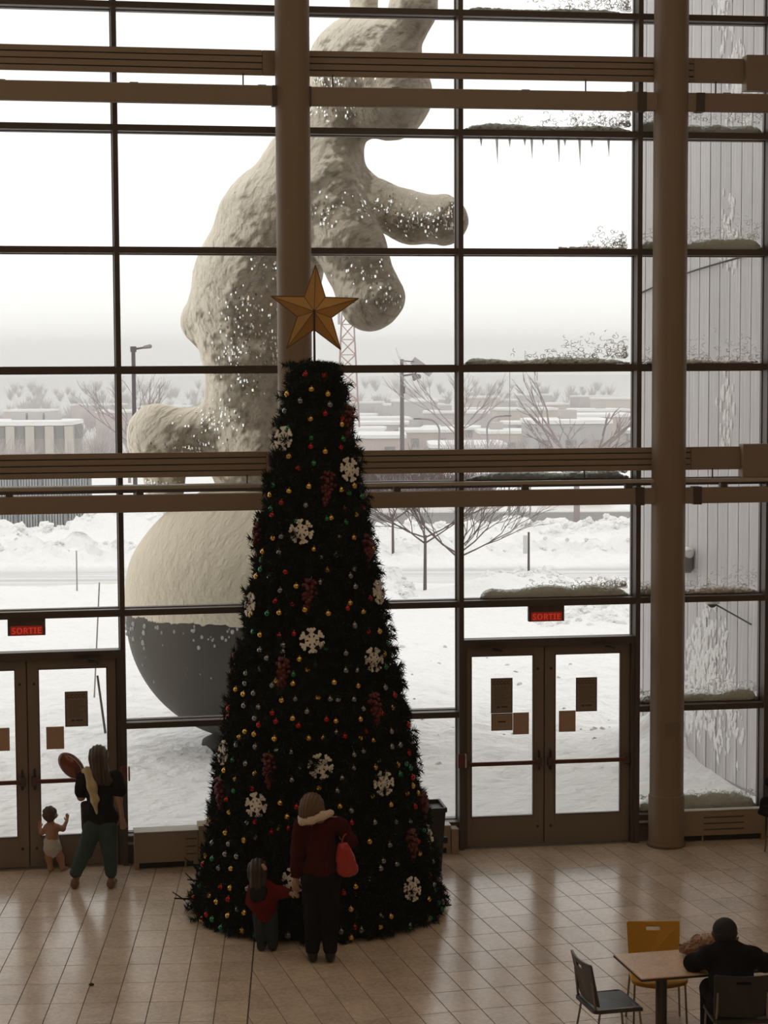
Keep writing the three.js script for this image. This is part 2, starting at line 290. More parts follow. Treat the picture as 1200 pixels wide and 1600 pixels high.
// papers stuck on the door glass
const noticeTex = lettering(256, 384, (g, w, h) => {
  g.fillStyle = '#8d7b6b'; g.fillRect(0, 0, w, h); g.strokeStyle = '#4e3f36'; g.lineWidth = 10; g.strokeRect(5, 5, w - 10, h - 10);
  g.lineWidth = 9; for (let i = 0; i < 5; i++) { g.beginPath(); g.arc(42 + i * 43, 52, 17, 0.4, 5.6); g.stroke(); }
  g.fillStyle = '#6b5b4e'; for (let i = 0; i < 13; i++) g.fillRect(34 + (i % 3) * 6, 96 + i * 15, 188 - (i % 4) * 22, 5);
  g.fillStyle = '#453930'; g.fillRect(70, 306, 34, 22); g.fillRect(118, 308, 80, 16);
});
const slipTex = lettering(256, 224, (g, w, h) => { g.fillStyle = '#a9927d'; g.fillRect(0, 0, w, h); g.strokeStyle = '#5a4a3e'; g.lineWidth = 8; g.strokeRect(4, 4, w - 8, h - 8); g.fillStyle = '#3a2f28'; g.fillRect(82, 100, 90, 18); });
const paperMat = { notice: new THREE.MeshStandardMaterial({ map: noticeTex, roughness: 0.8 }), slip: new THREE.MeshStandardMaterial({ map: slipTex, roughness: 0.8 }), plain: mat(0.5, 0.33, 0.22, 0.8) };
function paper(kind, side, s0, s1, y0, y1, label, name = kind === 'plain' ? 'paper_sheet' : 'notice') {
  const p = onWall(side, (s0 + s1) / 2, (y0 + y1) / 2, 0.027), o = obj(name, box(s1 - s0, y1 - y0, 0.004), paperMat[kind]); o.position.copy(p); o.rotation.y = TURN[side]; tag(o, label, kind === 'plain' ? 'paper' : 'notice', 'papers stuck on the door glass');
}
paper('notice', 'L', -2.588, -2.33, 1.61, 2.015, 'dark printed notice on the left doors, above the woman and balloon');
paper('plain', 'L', -2.803, -2.603, 1.36, 1.618, 'plain tan sheet on the left doors, touching the dark notice corner');
paper('plain', 'L', -3.42, -3.212, 1.362, 1.626, 'plain tan sheet on the leftmost door leaf, cut by the photo edge');
paper('notice', 'R', 2.371, 2.632, 1.597, 2.015, 'dark printed notice above a grey slip on the right doors');
paper('slip', 'R', 2.375, 2.633, 1.389, 1.594, 'grey slip with one black line, under the dark notice', 'notice');
paper('plain', 'R', 2.637, 2.83, 1.336, 1.597, 'plain tan sheet beside the grey slip on the right doors');
paper('notice', 'R', 3.399, 3.657, 1.587, 1.995, 'dark printed notice on the leaf beside the round column, no slip below');
paper('plain', 'R', 3.193, 3.396, 1.349, 1.603, 'plain tan sheet near the door handle on the rightmost leaf');

// small red boxes on the door posts
function callPoint(side, s, y, label) {
  const p = onWall(side, s, y, 0.16), t = thing('call_point', label, 'button', [p.x, p.y, p.z], TURN[side]);
  obj('red_box', rbox(0.07, 0.17, 0.05, 0.012), mat(0.16, 0.03, 0.025, 0.4), t);
  obj('pale_guard', [rbox(0.02, 0.16, 0.06, 0.004, 0.055, 0, 0)], mat(0.6, 0.5, 0.46, 0.5), t);
}
callPoint('L', -1.935, 1.07, 'small dark red box on the post right of the left doors');
callPoint('R', 1.985, 1.07, 'small dark red box on the post left of the right doors');

// ---------------------------------------------------------------- the hall: floor of two tile fields, walls, ceiling
const floor = struct('floor');
const X0 = -9.17, X1 = 6.6, ZB = 4;
obj('slab', span(X0 - 0.3, X1 + 0.3, -0.3, -0.006, -23.4, ZB), M.grout, floor);
{
  const tones = [0.92, 1.0, 1.06, 0.96, 1.03].map((k, i) => new THREE.MeshPhysicalMaterial({ color: lin(0.78 * k, 0.645 * k, 0.525 * k), map: speckTex, roughness: 0.2, specularIntensity: 1, bumpMap: fineTex, bumpScale: 0.0006 }));
  const R = rng(11), rest = [[], []];
  // dividing line between the fields: through (-1.21, -16.3), turned 2.35 degrees
  const a0 = 2.35 * D2R, nx = Math.cos(a0), nz = -Math.sin(a0), cc = -(nx * -1.21 + nz * -16.3);
  const tanL = 0.1797, tanR = 0.1443;
  const fields = [{ a: a0, w: 0.297, d: 0.551, u0: (-1.21 * Math.cos(a0) + 16.3 * Math.sin(a0)), v0: -1.21 * Math.sin(a0) - 16.3 * Math.cos(a0) - 0.627, side: -1, tan: tanL }, { a: 15.2 * D2R, w: 0.289, d: 0.533, u0: -0.0243, v0: 0.1372, side: 1, tan: tanR }];
  for (const [fi, f] of fields.entries()) {
    const ca = Math.cos(f.a), sa = Math.sin(f.a), uv = (x, z) => [x * ca - z * sa, x * sa + z * ca];
    const cs = [[X0, -23.4], [X1, -23.4], [X0, ZB], [X1, ZB]].map((p) => uv(...p)), lo = [0, 1].map((k) => Math.min(...cs.map((c) => c[k]))), hi = [0, 1].map((k) => Math.max(...cs.map((c) => c[k])));
    for (let i = Math.floor((lo[0] - f.u0) / f.w); i <= (hi[0] - f.u0) / f.w; i++) for (let j = Math.floor((lo[1] - f.v0) / f.d); j <= (hi[1] - f.v0) / f.d; j++) {
      const g = 0.0035, u = f.u0 + i * f.w, v = f.v0 + j * f.d;
      let poly = [[u + g, v + g], [u + f.w - g, v + g], [u + f.w - g, v + f.d - g], [u + g, v + f.d - g]].map(([p, q]) => [p * ca + q * sa, -p * sa + q * ca]);
      poly = clip(poly, f.side * nx, f.side * nz, f.side * cc - 0.006);
      poly = clip(poly, 1, 0, -X0); poly = clip(poly, -1, 0, X1); poly = clip(poly, 0, -1, ZB);
      poly = clip(poly, f.tan, 1, 22.108 + 1.1 * f.tan - 0.05);
      if (poly.length < 3) continue;
      const cx = poly.reduce((s, p) => s + p[0], 0) / poly.length, cz = poly.reduce((s, p) => s + p[1], 0) / poly.length, seen = cz < -16.1 && Math.abs(cx) < 0.2 * -cz + 0.25 && Math.hypot(cx + 0.715, cz + 19.9) > 1.05;
      const geo = prism(poly, -0.012, 0, 0.0015), t = Math.floor(R() * 5);
      if (seen) obj('tile', geo, tones[t], floor); else rest[fi].push(geo);
    }
  }
  for (const list of rest) obj('tiles_beyond', list, tones[1], floor).userData.kind = 'stuff';
  obj('field_joint', span(-0.006, 0.006, -0.012, 0.001, -5.65, 20.3).rotateY(a0).translate(-1.21, 0, -16.3), M.dark, floor);
}
struct('wall_left'); obj('wall_face', span(X0 - 0.3, X0, 0, 13, -20.6, ZB), M.wall, scene.getObjectByName('wall_left'));
struct('wall_right'); obj('wall_face', span(X1, X1 + 0.3, 0, 13, -23.2, ZB), M.wall, scene.getObjectByName('wall_right'));
obj('wall_return', span(5.74, 7.9, 0, 13, -0.1, 0.12).rotateY(TURN.R).translate(BEND.x, 0, BEND.z), M.wall, scene.getObjectByName('wall_right'));
struct('wall_back'); obj('wall_face', span(X0 - 0.3, X1 + 0.3, 0, 13, ZB, ZB + 0.3), M.wall, scene.getObjectByName('wall_back'));
const glow = new THREE.MeshStandardMaterial({ color: lin(0.8, 0.75, 0.65), emissive: LAMP_COLOR, emissiveIntensity: 1.2, roughness: 0.6 });
for (const [i, [x, z]] of LAMPS.entries()) { const t = thing('ceiling_lamp', `square warm ceiling lamp panel, ${i % 2 ? 'right' : 'left'} one of the ${['first', 'second', 'third', 'fourth'][i >> 1]} pair from the glass`, 'lamp', [x, 12.32, z], 0, 'warm ceiling panels'); obj('diffuser', box(LAMP_SIZE, 0.02, LAMP_SIZE, 0, 0.01, 0), glow, t); obj('housing', [span(-0.79, 0.79, 0.02, 0.1, -0.79, 0.79)], M.beam, t); for (const [a, b] of [[-0.6, -0.6], [0.6, 0.6]]) obj('hanger_wire', rod(V(a, 0.1, b), V(a, 0.68, b), 0.008, 0.008, 5), M.frame, t); }
struct('ceiling'); obj('ceiling_slab', span(X0 - 0.3, X1 + 0.3, 13, 13.4, -23.6, ZB + 0.3), M.ceiling, scene.getObjectByName('ceiling'));

// ---------------------------------------------------------------- the decorated tree
const TREE = V(-0.715, 0, -19.9);
const treeProfile = [[-0.1, 1.33], [0.15, 1.28], [0.399, 1.2], [0.811, 1.129], [1.493, 1.018], [2.171, 0.892], [2.846, 0.752], [3.518, 0.62], [4.186, 0.512], [4.851, 0.398], [5.183, 0.345], [5.7, 0.248], [5.8, 0.2]];
function treeR(y) { for (let i = 1; i < treeProfile.length; i++) if (y <= treeProfile[i][0]) { const [a, b] = [treeProfile[i - 1], treeProfile[i]]; return lerp(a[1], b[1], (y - a[0]) / (b[0] - a[0])); } return 0.2; }
const onTree = (y, deg, out = 0) => V(TREE.x + Math.sin(deg * D2R) * (treeR(y) + out), y, TREE.z + Math.cos(deg * D2R) * (treeR(y) + out));
{
  const t = thing('christmas_tree', 'tall dark green cone-shaped Christmas tree hung with baubles and snowflakes', 'tree', [TREE.x, 0, TREE.z]);
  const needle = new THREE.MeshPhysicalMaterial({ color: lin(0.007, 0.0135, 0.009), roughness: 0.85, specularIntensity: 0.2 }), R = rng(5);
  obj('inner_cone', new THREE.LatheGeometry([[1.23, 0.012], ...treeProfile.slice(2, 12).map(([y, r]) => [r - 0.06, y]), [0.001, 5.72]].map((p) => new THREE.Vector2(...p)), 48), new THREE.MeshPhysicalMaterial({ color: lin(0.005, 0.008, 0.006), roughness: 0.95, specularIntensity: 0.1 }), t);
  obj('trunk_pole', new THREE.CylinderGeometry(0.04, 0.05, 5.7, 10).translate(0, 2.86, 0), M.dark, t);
  // one sprig: a short twig with needles all round it
  const P = [], twig = (a, b, w) => { const d = V().subVectors(b, a), s = V(R() - 0.5, R() - 0.5, R() - 0.5).cross(d).setLength(w); P.push(a.x - s.x, a.y - s.y, a.z - s.z, a.x + s.x, a.y + s.y, a.z + s.z, b.x, b.y, b.z); };
  for (let i = 0; i < 46; i++) { const k = i / 46, base = V(0, k * 0.11, 0), ang = i * 2.4, up = 0.55; twig(base, V(Math.cos(ang) * 0.05, k * 0.11 + 0.05 * up, Math.sin(ang) * 0.05), 0.0055); }
  const sg = new THREE.BufferGeometry(); sg.setAttribute('position', new THREE.Float32BufferAttribute(P, 3)); sg.computeVertexNormals();
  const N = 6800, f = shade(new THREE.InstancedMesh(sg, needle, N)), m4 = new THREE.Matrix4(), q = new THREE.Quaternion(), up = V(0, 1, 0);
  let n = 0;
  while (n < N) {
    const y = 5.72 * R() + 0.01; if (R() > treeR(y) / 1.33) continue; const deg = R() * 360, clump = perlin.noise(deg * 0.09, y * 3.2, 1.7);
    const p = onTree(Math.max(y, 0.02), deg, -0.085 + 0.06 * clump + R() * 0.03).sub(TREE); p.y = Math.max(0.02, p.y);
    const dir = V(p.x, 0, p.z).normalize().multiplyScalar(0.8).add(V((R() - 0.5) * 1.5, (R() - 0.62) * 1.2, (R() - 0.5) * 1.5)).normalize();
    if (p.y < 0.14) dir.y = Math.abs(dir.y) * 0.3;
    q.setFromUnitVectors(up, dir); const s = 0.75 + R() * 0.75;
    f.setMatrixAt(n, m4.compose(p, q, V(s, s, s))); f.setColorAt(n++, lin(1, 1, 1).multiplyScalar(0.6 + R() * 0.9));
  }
  // flat crown of garland at the very top
  f.name = numbered('foliage'); f.userData.kind = 'stuff'; t.add(f);
  const Nt = 60, ft = shade(new THREE.InstancedMesh(sg, needle, Nt));
  for (let i = 0; i < Nt; i++) { const a = R() * 6.28, r = Math.sqrt(R()) * 0.2; q.setFromUnitVectors(up, V(Math.cos(a) * r * 2, 0.6 + R() * 0.6, Math.sin(a) * r * 2).normalize()); ft.setMatrixAt(i, m4.compose(V(Math.cos(a) * r, 5.6 + R() * 0.06, Math.sin(a) * r), q, V(1, 1, 1).multiplyScalar(0.7 + R() * 0.4))); }
  ft.name = numbered('top_foliage'); ft.userData.kind = 'stuff'; t.add(ft);
  for (const [y, d, l] of [[0.5, -80, 0.2], [0.16, -78, 0.24], [0.1, 74, 0.16], [0.3, -86, 0.14]]) { const a = onTree(y, d, -0.05).sub(TREE), b = onTree(y, d, l).sub(TREE); obj('loose_twig', [rod(a, b.clone().add(V(0, 0.03, 0)), 0.014, 0.007, 6), rod(lerp3(a, b, 0.6), b.clone().add(V(-0.02, 0.1, 0)), 0.009, 0.005, 5)], needle, t); }
}
function lerp3(a, b, k) { return V().lerpVectors(a, b, k); }

const BAUBLES = {
  gold: [[5.41, -53], [5.46, -3], [5.41, 26], [5.16, -4], [5.1, 47], [4.83, 16], [4.78, -34], [4.86, 81], [4.48, -5], [4.47, 55], [4.38, -61], [4.43, -29], [4.44, 34], [4.18, 51], [3.95, -45], [3.95, 44], [3.8, -60], [3.85, 1], [3.54, -67], [3.64, 13], [3.48, -15], [3.21, -29], [3.21, 12], [3.2, 44], [3.16, -64], [4.16, 19], [3.8, 81], [3.3, 32], [3.25, -7], [2.97, -46], [2.76, -10], [2.66, -4], [2.54, -26], [2.52, -14], [2.35, -21], [2.39, 3], [2.18, -13], [2.0, -47], [1.99, -39], [1.93, -52], [1.97, -24], [1.99, -3], [2.36, -55], [2.38, -67], [2.98, 60], [2.53, 14], [2.48, 31], [2.21, 59], [2.15, 30], [1.97, 29], [1.99, 6], [2.15, 14], [2.75, 61], [1.93, 38], [1.52, -50], [1.61, -35], [1.18, -52], [1.56, -64], [1.35, -18], [1.01, -77], [0.97, -53], [0.95, -38], [1.1, -18], [1.22, -14], [1.64, 55], [1.66, 37], [1.33, 60], [1.27, 45], [1.32, 14], [1.27, 75], [1.38, 68], [1.51, 3], [0.94, 59], [0.95, 29], [1.39, 33], [0.64, -74], [0.94, -38], [0.64, -45], [0.45, -44], [0.28, -52], [0.19, -42], [0.08, -33], [0.05, -61], [0.25, -33], [0.31, -59], [-0.67, -143], [0.7, 64], [0.53, 20], [0.32, 17], [0.2, 36], [0.12, 30], [0.05, 16], [0.23, 64], [0.07, 59]],
  red: [[5.61, -15], [5.6, 22], [5.21, 19], [4.88, -3], [4.66, -19], [4.87, 40], [5.16, 50], [4.31, -38], [4.24, 36], [4.24, 66], [3.62, -26], [3.32, -34], [3.3, -17], [3.25, 29], [3.32, 55], [4.18, -51], [2.69, -156], [2.98, -27], [3.01, -15], [2.22, -27], [2.14, -24], [2.11, -9], [2.16, -76], [2.08, -73], [2.42, -83], [2.09, -36], [3.0, 46], [2.17, 8], [2.17, 48], [2.32, 65], [1.97, 81], [2.0, 19], [2.02, 33], [1.46, -36], [1.29, -56], [1.33, -69], [1.07, -63], [0.95, -150], [1.32, -9], [1.11, -13], [1.06, -22], [1.14, -32], [1.17, 67], [1.46, 70], [1.71, 71], [1.15, 20], [0.53, -77], [0.43, -51], [0.34, -44], [0.13, -57], [0.16, -80], [0.82, 64], [0.48, 14], [0.15, 18], [0.17, 87], [0.44, 71]],
  green: [[4.95, 46], [4.71, 1], [5.06, -40], [4.97, -2], [3.72, -60], [3.19, -41], [3.62, -59], [4.48, -57], [4.4, 44], [4.11, 36], [4.15, 14], [4.24, -55], [4.35, 68], [4.13, -18], [2.99, -55], [2.71, 1], [2.61, -156], [1.89, -153], [2.61, -14], [2.87, 9], [2.84, 69], [2.62, 60], [1.4, -50], [1.69, -55], [1.45, -70], [1.54, 56], [1.62, 64], [0.88, 74], [1.56, 69], [0.32, -74], [-0.57, -144], [0.11, -52], [0.06, -45], [0.66, -63], [0.05, -26], [0.15, 73], [0.04, 76], [-0.0, 61], [0.0, 46], [0.27, 74]],
  silver: [[5.34, -22], [5.3, 28], [5.24, -52], [3.81, -35], [3.77, 7], [3.97, 26], [3.52, 6], [3.43, -30], [3.46, 39], [3.57, 35], [4.29, -8], [3.08, 34], [3.79, 22], [3.64, 40], [3.56, -44], [3.97, -34], [2.82, -44], [2.89, -23], [2.83, -23], [2.57, -56], [2.63, -42], [2.47, -55], [2.49, -29], [2.39, -44], [2.37, -12], [2.25, -4], [2.25, -52], [2.26, -38], [2.15, -40], [2.61, -80], [2.75, -36], [3.07, 34], [2.81, 24], [2.64, 23], [2.63, 32], [2.42, 55], [2.36, 16], [2.35, 27], [1.98, 54], [2.25, 33], [2.37, 11], [2.04, 14], [1.69, -43], [1.87, -37], [1.85, -22], [1.85, -13], [1.69, -8], [1.58, -12], [1.85, -54], [0.99, -31], [1.12, -37], [1.81, 24], [1.83, 30], [1.73, 40], [1.68, 23], [1.59, 16], [1.47, 13], [1.82, 61], [1.83, 52], [1.13, 33], [1.09, 47], [1.27, 20], [1.04, 59], [0.88, 85], [0.81, -66], [0.99, -31], [0.76, -51], [0.77, -42], [0.6, -55], [0.27, -37], [0.09, -11], [0.2, -3], [0.87, -49], [0.48, -33], [0.44, -82], [0.74, 36], [0.68, 44], [0.88, 41], [0.59, 27], [0.12, 21], [0.12, 12], [0.22, 31], [0.53, 82], [0.32, 74], [0.07, 46], [0.67, 34], [0.1, 81]],
};

const baubleMat = { gold: mat(0.85, 0.55, 0.16, 0.16, 1), red: mat(0.5, 0.035, 0.03, 0.2, 1), green: mat(0.04, 0.28, 0.13, 0.2, 1), silver: mat(0.3, 0.34, 0.38, 0.16, 1) };
// every bauble is told by the ornament it hangs next to
const MARKS = [[4.96, -46, 'topmost left-edge snowflake'], [4.64, 49, 'topmost right-edge snowflake'], [4.03, -12, 'highest middle snowflake'], [3.25, -68, 'left-edge snowflake before the ball'], [2.95, -1, 'central snowflake'], [2.72, 47, 'snowflake right of the central one'], [1.73, -69, 'lowest left-edge snowflake'], [1.72, 4, "snowflake above the red-coated woman"], [1.5, 41, 'snowflake by her right shoulder'], [1.31, -32, 'snowflake left of her head'], [0.4, 52, 'lowest right snowflake'], [5.12, 62, 'topmost berry cluster'], [4.46, 16, 'highest middle berry cluster'], [3.81, 62, 'right-edge berry cluster by the bare trees'], [3.39, -4, 'berry cluster above the central snowflake'], [2.23, 42, 'berry cluster right of centre'], [0.82, 57, 'lowest berry cluster'], [5.7, 0, 'flat tree top'], [0.05, -20, 'hem of the tree, left part'], [0.05, 25, 'hem of the tree, right part'], [0.4, -55, 'left foot of the tree']];
const ORDINAL = ['', 'second ', 'third ', 'fourth ', 'fifth ', 'sixth ', 'seventh ', 'eighth ', 'ninth ', 'tenth ', 'eleventh ', 'twelfth '];
function besideMarks(list) {                           // [[colour, y, deg]...] -> labels
  const flat = (y, d) => [Math.sin(d * D2R) * treeR(y), y], told = list.map(([c, y, d]) => { const p = flat(y, d); let best = null; for (const m of MARKS) { const q = flat(m[0], m[1]), l = Math.hypot(p[0] - q[0], p[1] - q[1]); if (!best || l < best.l) best = { l, m: m[2], dx: p[0] - q[0], dy: p[1] - q[1] }; } const side = Math.abs(best.dx) > Math.abs(best.dy) ? (best.dx > 0 ? 'right of' : 'left of') : best.dy > 0 ? 'above' : 'below'; return { c, l: best.l, key: `${c} bauble ${side} the ${best.m}` }; });
  return told.map((t) => { const n = told.filter((o) => o.key === t.key && (o.l < t.l || (o.l === t.l && told.indexOf(o) < told.indexOf(t)))).length; return `${ORDINAL[n] ?? ''}nearest ${t.key}`; });
}
{
  const ball = new THREE.SphereGeometry(0.035, 16, 12), cap = new THREE.CylinderGeometry(0.008, 0.009, 0.012, 8).translate(0, 0.034, 0);
  const all = Object.entries(BAUBLES).flatMap(([c, list]) => list.map(([y, deg]) => [c, Math.max(y, 0.06), deg])), told = besideMarks(all);
  for (const [i, [c, y, deg]] of all.entries()) {
    const g = thing('bauble', told[i], 'bauble', onTree(y, deg, 0.03).toArray(), 0, `${c} baubles on the tree`);
    obj('ball', ball, baubleMat[c], g); obj('cap', cap, baubleMat.gold, g);
  }
}
// white snowflakes
{
  const flakeMat = mat(0.88, 0.84, 0.78, 0.7), parts = [];
  for (let k = 0; k < 6; k++) {
    const a = k * Math.PI / 3, one = [rbox(0.03, 0.135, 0.016, 0.006, 0, 0.06, 0)];
    for (const s of [-1, 1]) { one.push(rbox(0.028, 0.062, 0.016, 0.006, 0, 0.024, 0).rotateZ(s * 0.85).translate(0, 0.085, 0)); one.push(rbox(0.022, 0.04, 0.014, 0.005, 0, 0.016, 0).rotateZ(s * 0.9).translate(0, 0.045, 0)); }
    for (const g of one) parts.push(g.rotateZ(a));
  }
  parts.push(new THREE.CylinderGeometry(0.03, 0.03, 0.018, 12).rotateX(Math.PI / 2));
  const spots = [
    [4.96, -46, 0.1, 'topmost white snowflake on the left edge of the tree'], [4.64, 49, 0.3, 'topmost white snowflake on the right edge of the tree'], [4.03, -12, 0.25, 'highest white snowflake at the middle of the tree'],
    [3.25, -68, 0.5, 'white snowflake on the left edge at the height of the ball sculpture'], [3.37, 70, 0.4, 'narrow side-on white snowflake on the upper right edge of the tree'], [2.95, -1, 0.08, 'middle white snowflake of the centre column on the tree'],
    [2.72, 47, 0.45, 'white snowflake right of the middle one on the tree'], [1.73, -69, 0.2, 'lowest white snowflake on the left edge of the tree'], [1.72, 4, 0.3, "white snowflake just above the red-coated woman's head"],
    [1.5, 41, 0.5, "white snowflake right of and above the red-coated woman's shoulder"], [1.31, -32, 0.35, "white snowflake left of the red-coated woman's head"], [0.4, 52, 0.2, 'lowest white snowflake, near the right foot of the tree'],
    [0.62, -9, 0.3, "white snowflake half hidden behind the red-coated woman's hand"], [0.73, 84, 0.3, 'white snowflake seen edge-on before the dark bin']];
  const flake = mergeGeometries(parts.map((g) => g.index ? g.toNonIndexed() : g));
  for (const [y, deg, roll, label] of spots) {
    const p = onTree(y, deg, 0.05), g = thing('snowflake_ornament', label, 'ornament', p.toArray(), 0, 'white snowflakes on the tree');
    g.rotation.set(-0.16, deg * D2R * 0.92, roll, 'YXZ'); obj('flake', flake, flakeMat, g);
  }
}
// red berry clusters
{
  const R = rng(31), berryMat = mat(0.12, 0.007, 0.009, 0.4), list = [];
  for (let i = 0; i < 58; i++) { const k = R(), w = Math.sin(Math.PI * Math.min(1, 0.25 + k * 0.78)) * 0.075, a = R() * 6.28, r = Math.sqrt(R()) * w; list.push(new THREE.IcosahedronGeometry(0.019 + R() * 0.006, 1).translate(Math.cos(a) * r, 0.16 - k * 0.34, Math.sin(a) * r * 0.6)); }
  const cluster = mergeGeometries(list), stem = rod(V(0, 0.14, 0), V(0, 0.2, -0.02), 0.008, 0.006, 6);
  const spots = [[5.12, 62, 'topmost red berry cluster, on the right edge of the tree'], [4.46, 16, 'red berry cluster at the middle, highest of the centre ones'], [3.92, -84, 'red berry cluster jutting out on the left edge, highest there'], [3.81, 62, 'red berry cluster on the right edge beside the bare trees outside'], [3.39, -4, 'red berry cluster at the middle above the middle snowflake'], [2.55, -84, 'red berry cluster on the left edge before the ball sculpture'],
    [2.61, -22, 'red berry cluster left of and below the middle snowflake'], [2.23, 42, 'red berry cluster right of centre below a snowflake'], [1.12, 82, 'red berry cluster hanging out on the right edge of the tree'], [1.66, -26, 'red berry cluster between two snowflakes at lower left'], [1.32, -64, 'red berry cluster low on the left edge of the tree'], [0.82, 57, 'lowest red berry cluster, above the lowest snowflake']];
  for (const [y, deg, label] of spots) {
    const g = thing('berry_cluster', label, 'ornament', onTree(y, deg, 0.045).toArray(), deg * D2R, 'red berry clusters on the tree');
    g.rotation.z = deg > 80 ? 0.5 : (R() - 0.5) * 0.3; obj('berries', cluster, berryMat, g); obj('stem', stem, baubleMat.green, g);
  }
}
// the gold star on its pole
{
  const t = thing('star_topper', 'large faceted gold star on a thin pole at the tree top', 'star', [-0.705, 5.68, -19.84]);
  const P = [], c = V(0, 0.575, 0), R0 = 0.475, R1 = 0.185, pts = [];
  for (let i = 0; i < 10; i++) { const a = Math.PI / 2 + i * Math.PI / 5 - 0.03, r = i % 2 ? R1 : R0; pts.push(V(Math.cos(a) * r, c.y + Math.sin(a) * r, 0)); }
  const f = V(0, c.y, 0.09), b = V(0, c.y, -0.09);
  for (let i = 0; i < 10; i++) { const p = pts[i], q = pts[(i + 1) % 10]; P.push(...f.toArray(), ...p.toArray(), ...q.toArray(), ...b.toArray(), ...q.toArray(), ...p.toArray()); }
  const g = new THREE.BufferGeometry(); g.setAttribute('position', new THREE.Float32BufferAttribute(P, 3)); g.setAttribute('uv', new THREE.Float32BufferAttribute(P.filter((_, i) => i % 3 !== 2), 2)); g.computeVertexNormals();
  obj('star_body', g, new THREE.MeshPhysicalMaterial({ color: lin(0.62, 0.36, 0.1), roughness: 0.55, metalness: 0, transmission: 0.3, thickness: 0, bumpMap: fineTex, bumpScale: 0.002 }), t);
  const wire = []; for (let i = 0; i < 10; i++) { wire.push(rod(pts[i], pts[(i + 1) % 10], 0.006, 0.006, 6)); wire.push(rod(f, pts[i], 0.004, 0.004, 5)); }
  obj('wire_frame', wire, mat(0.2, 0.11, 0.04, 0.5, 0.3), t);
  obj('pole', [rod(V(0, -0.1, 0.1), V(0, c.y + 0.02, 0.1), 0.013, 0.011, 10)], mat(0.06, 0.035, 0.03, 0.5, 0.3), t);
}

// ---------------------------------------------------------------- people
const skinM = mat(0.42, 0.26, 0.18, 0.6), hairDark = mat(0.035, 0.022, 0.016, 0.55), weave = (r, g, b, rough = 0.9) => new THREE.MeshPhysicalMaterial({ color: lin(r, g, b), roughness: rough, specularIntensity: 0.2, bumpMap: fineTex, bumpScale: 0.003 });
// five fingers and a palm: origin at the wrist, fingers towards -y, thumb towards +x (side = 1) or -x
function handGeo(side, curl, size = 1) {
  const B = [[0, 0.01, 0, 0.024, 0.004, -0.045, 0, 0.026], [-0.016, -0.03, 0, 0.018, -0.018, -0.075, 0.003, 0.016], [0.014, -0.03, 0, 0.018, 0.016, -0.078, 0.003, 0.016]];
  const F = [[-0.03, 0.055, -0.08], [-0.01, 0.072, -0.086], [0.01, 0.076, -0.087], [0.028, 0.066, -0.082]];
  for (const [x, l, y] of F) { let p = [x, y, 0], a = curl * 0.5; for (let k = 0; k < 3; k++) { const s = l * [0.42, 0.32, 0.26][k], q = [p[0] + x * 0.04, p[1] - Math.cos(a) * s, p[2] - Math.sin(a) * s]; B.push([...p, 0.0095 - k * 0.001, ...q, 0.0087 - k * 0.001]); p = q; a += curl * 0.55; } }
  B.push([0.026, -0.02, 0, 0.014, 0.052, -0.052, -0.006, 0.011]); B.push([0.052, -0.052, -0.006, 0.011, 0.058, -0.082, -0.014, 0.009]);
  const g = flesh(B, 0.009, 0.005); if (side < 0) { g.scale(-1, 1, 1); const I = g.index.array; for (let i = 0; i < I.length; i += 3) { const t = I[i]; I[i] = I[i + 1]; I[i + 1] = t; } }
  return g.scale(size, size, size);
}
function putHand(g, at, towards, twist = 0) { const q = new THREE.Quaternion().setFromUnitVectors(V(0, -1, 0), V(...towards).normalize()); return g.rotateY(twist).applyQuaternion(q).translate(...at); }
// head with face, built on its own fine grid; faces -z, origin at the middle of the skull
function headGeo(s) {
  const B = [[0, 0.02, 0.012, 0.088, 0, 0.0, -0.01, 0.078], [0, -0.05, -0.03, 0.058, 0, -0.085, -0.052, 0.03], [0, -0.005, -0.086, 0.014, 0, -0.038, -0.104, 0.014], [-0.02, -0.068, -0.084, 0.01, 0.02, -0.068, -0.084, 0.01], [-0.03, 0.012, -0.083, 0.011, -0.03, 0.012, -0.083, 0.011], [0.03, 0.012, -0.083, 0.011, 0.03, 0.012, -0.083, 0.011], [-0.086, -0.012, 0.004, 0.02, -0.083, -0.04, 0, 0.012], [0.086, -0.012, 0.004, 0.02, 0.083, -0.04, 0, 0.012]];
  return flesh(B.map((b) => b.map((v) => v * s)), 0.02 * s, 0.008 * s);
}
function person(label, at, turn = 0) { return thing('person', label, 'person', at, turn); }
const join = (list) => mergeGeometries(list.map((g) => g.index ? g.toNonIndexed() : g));

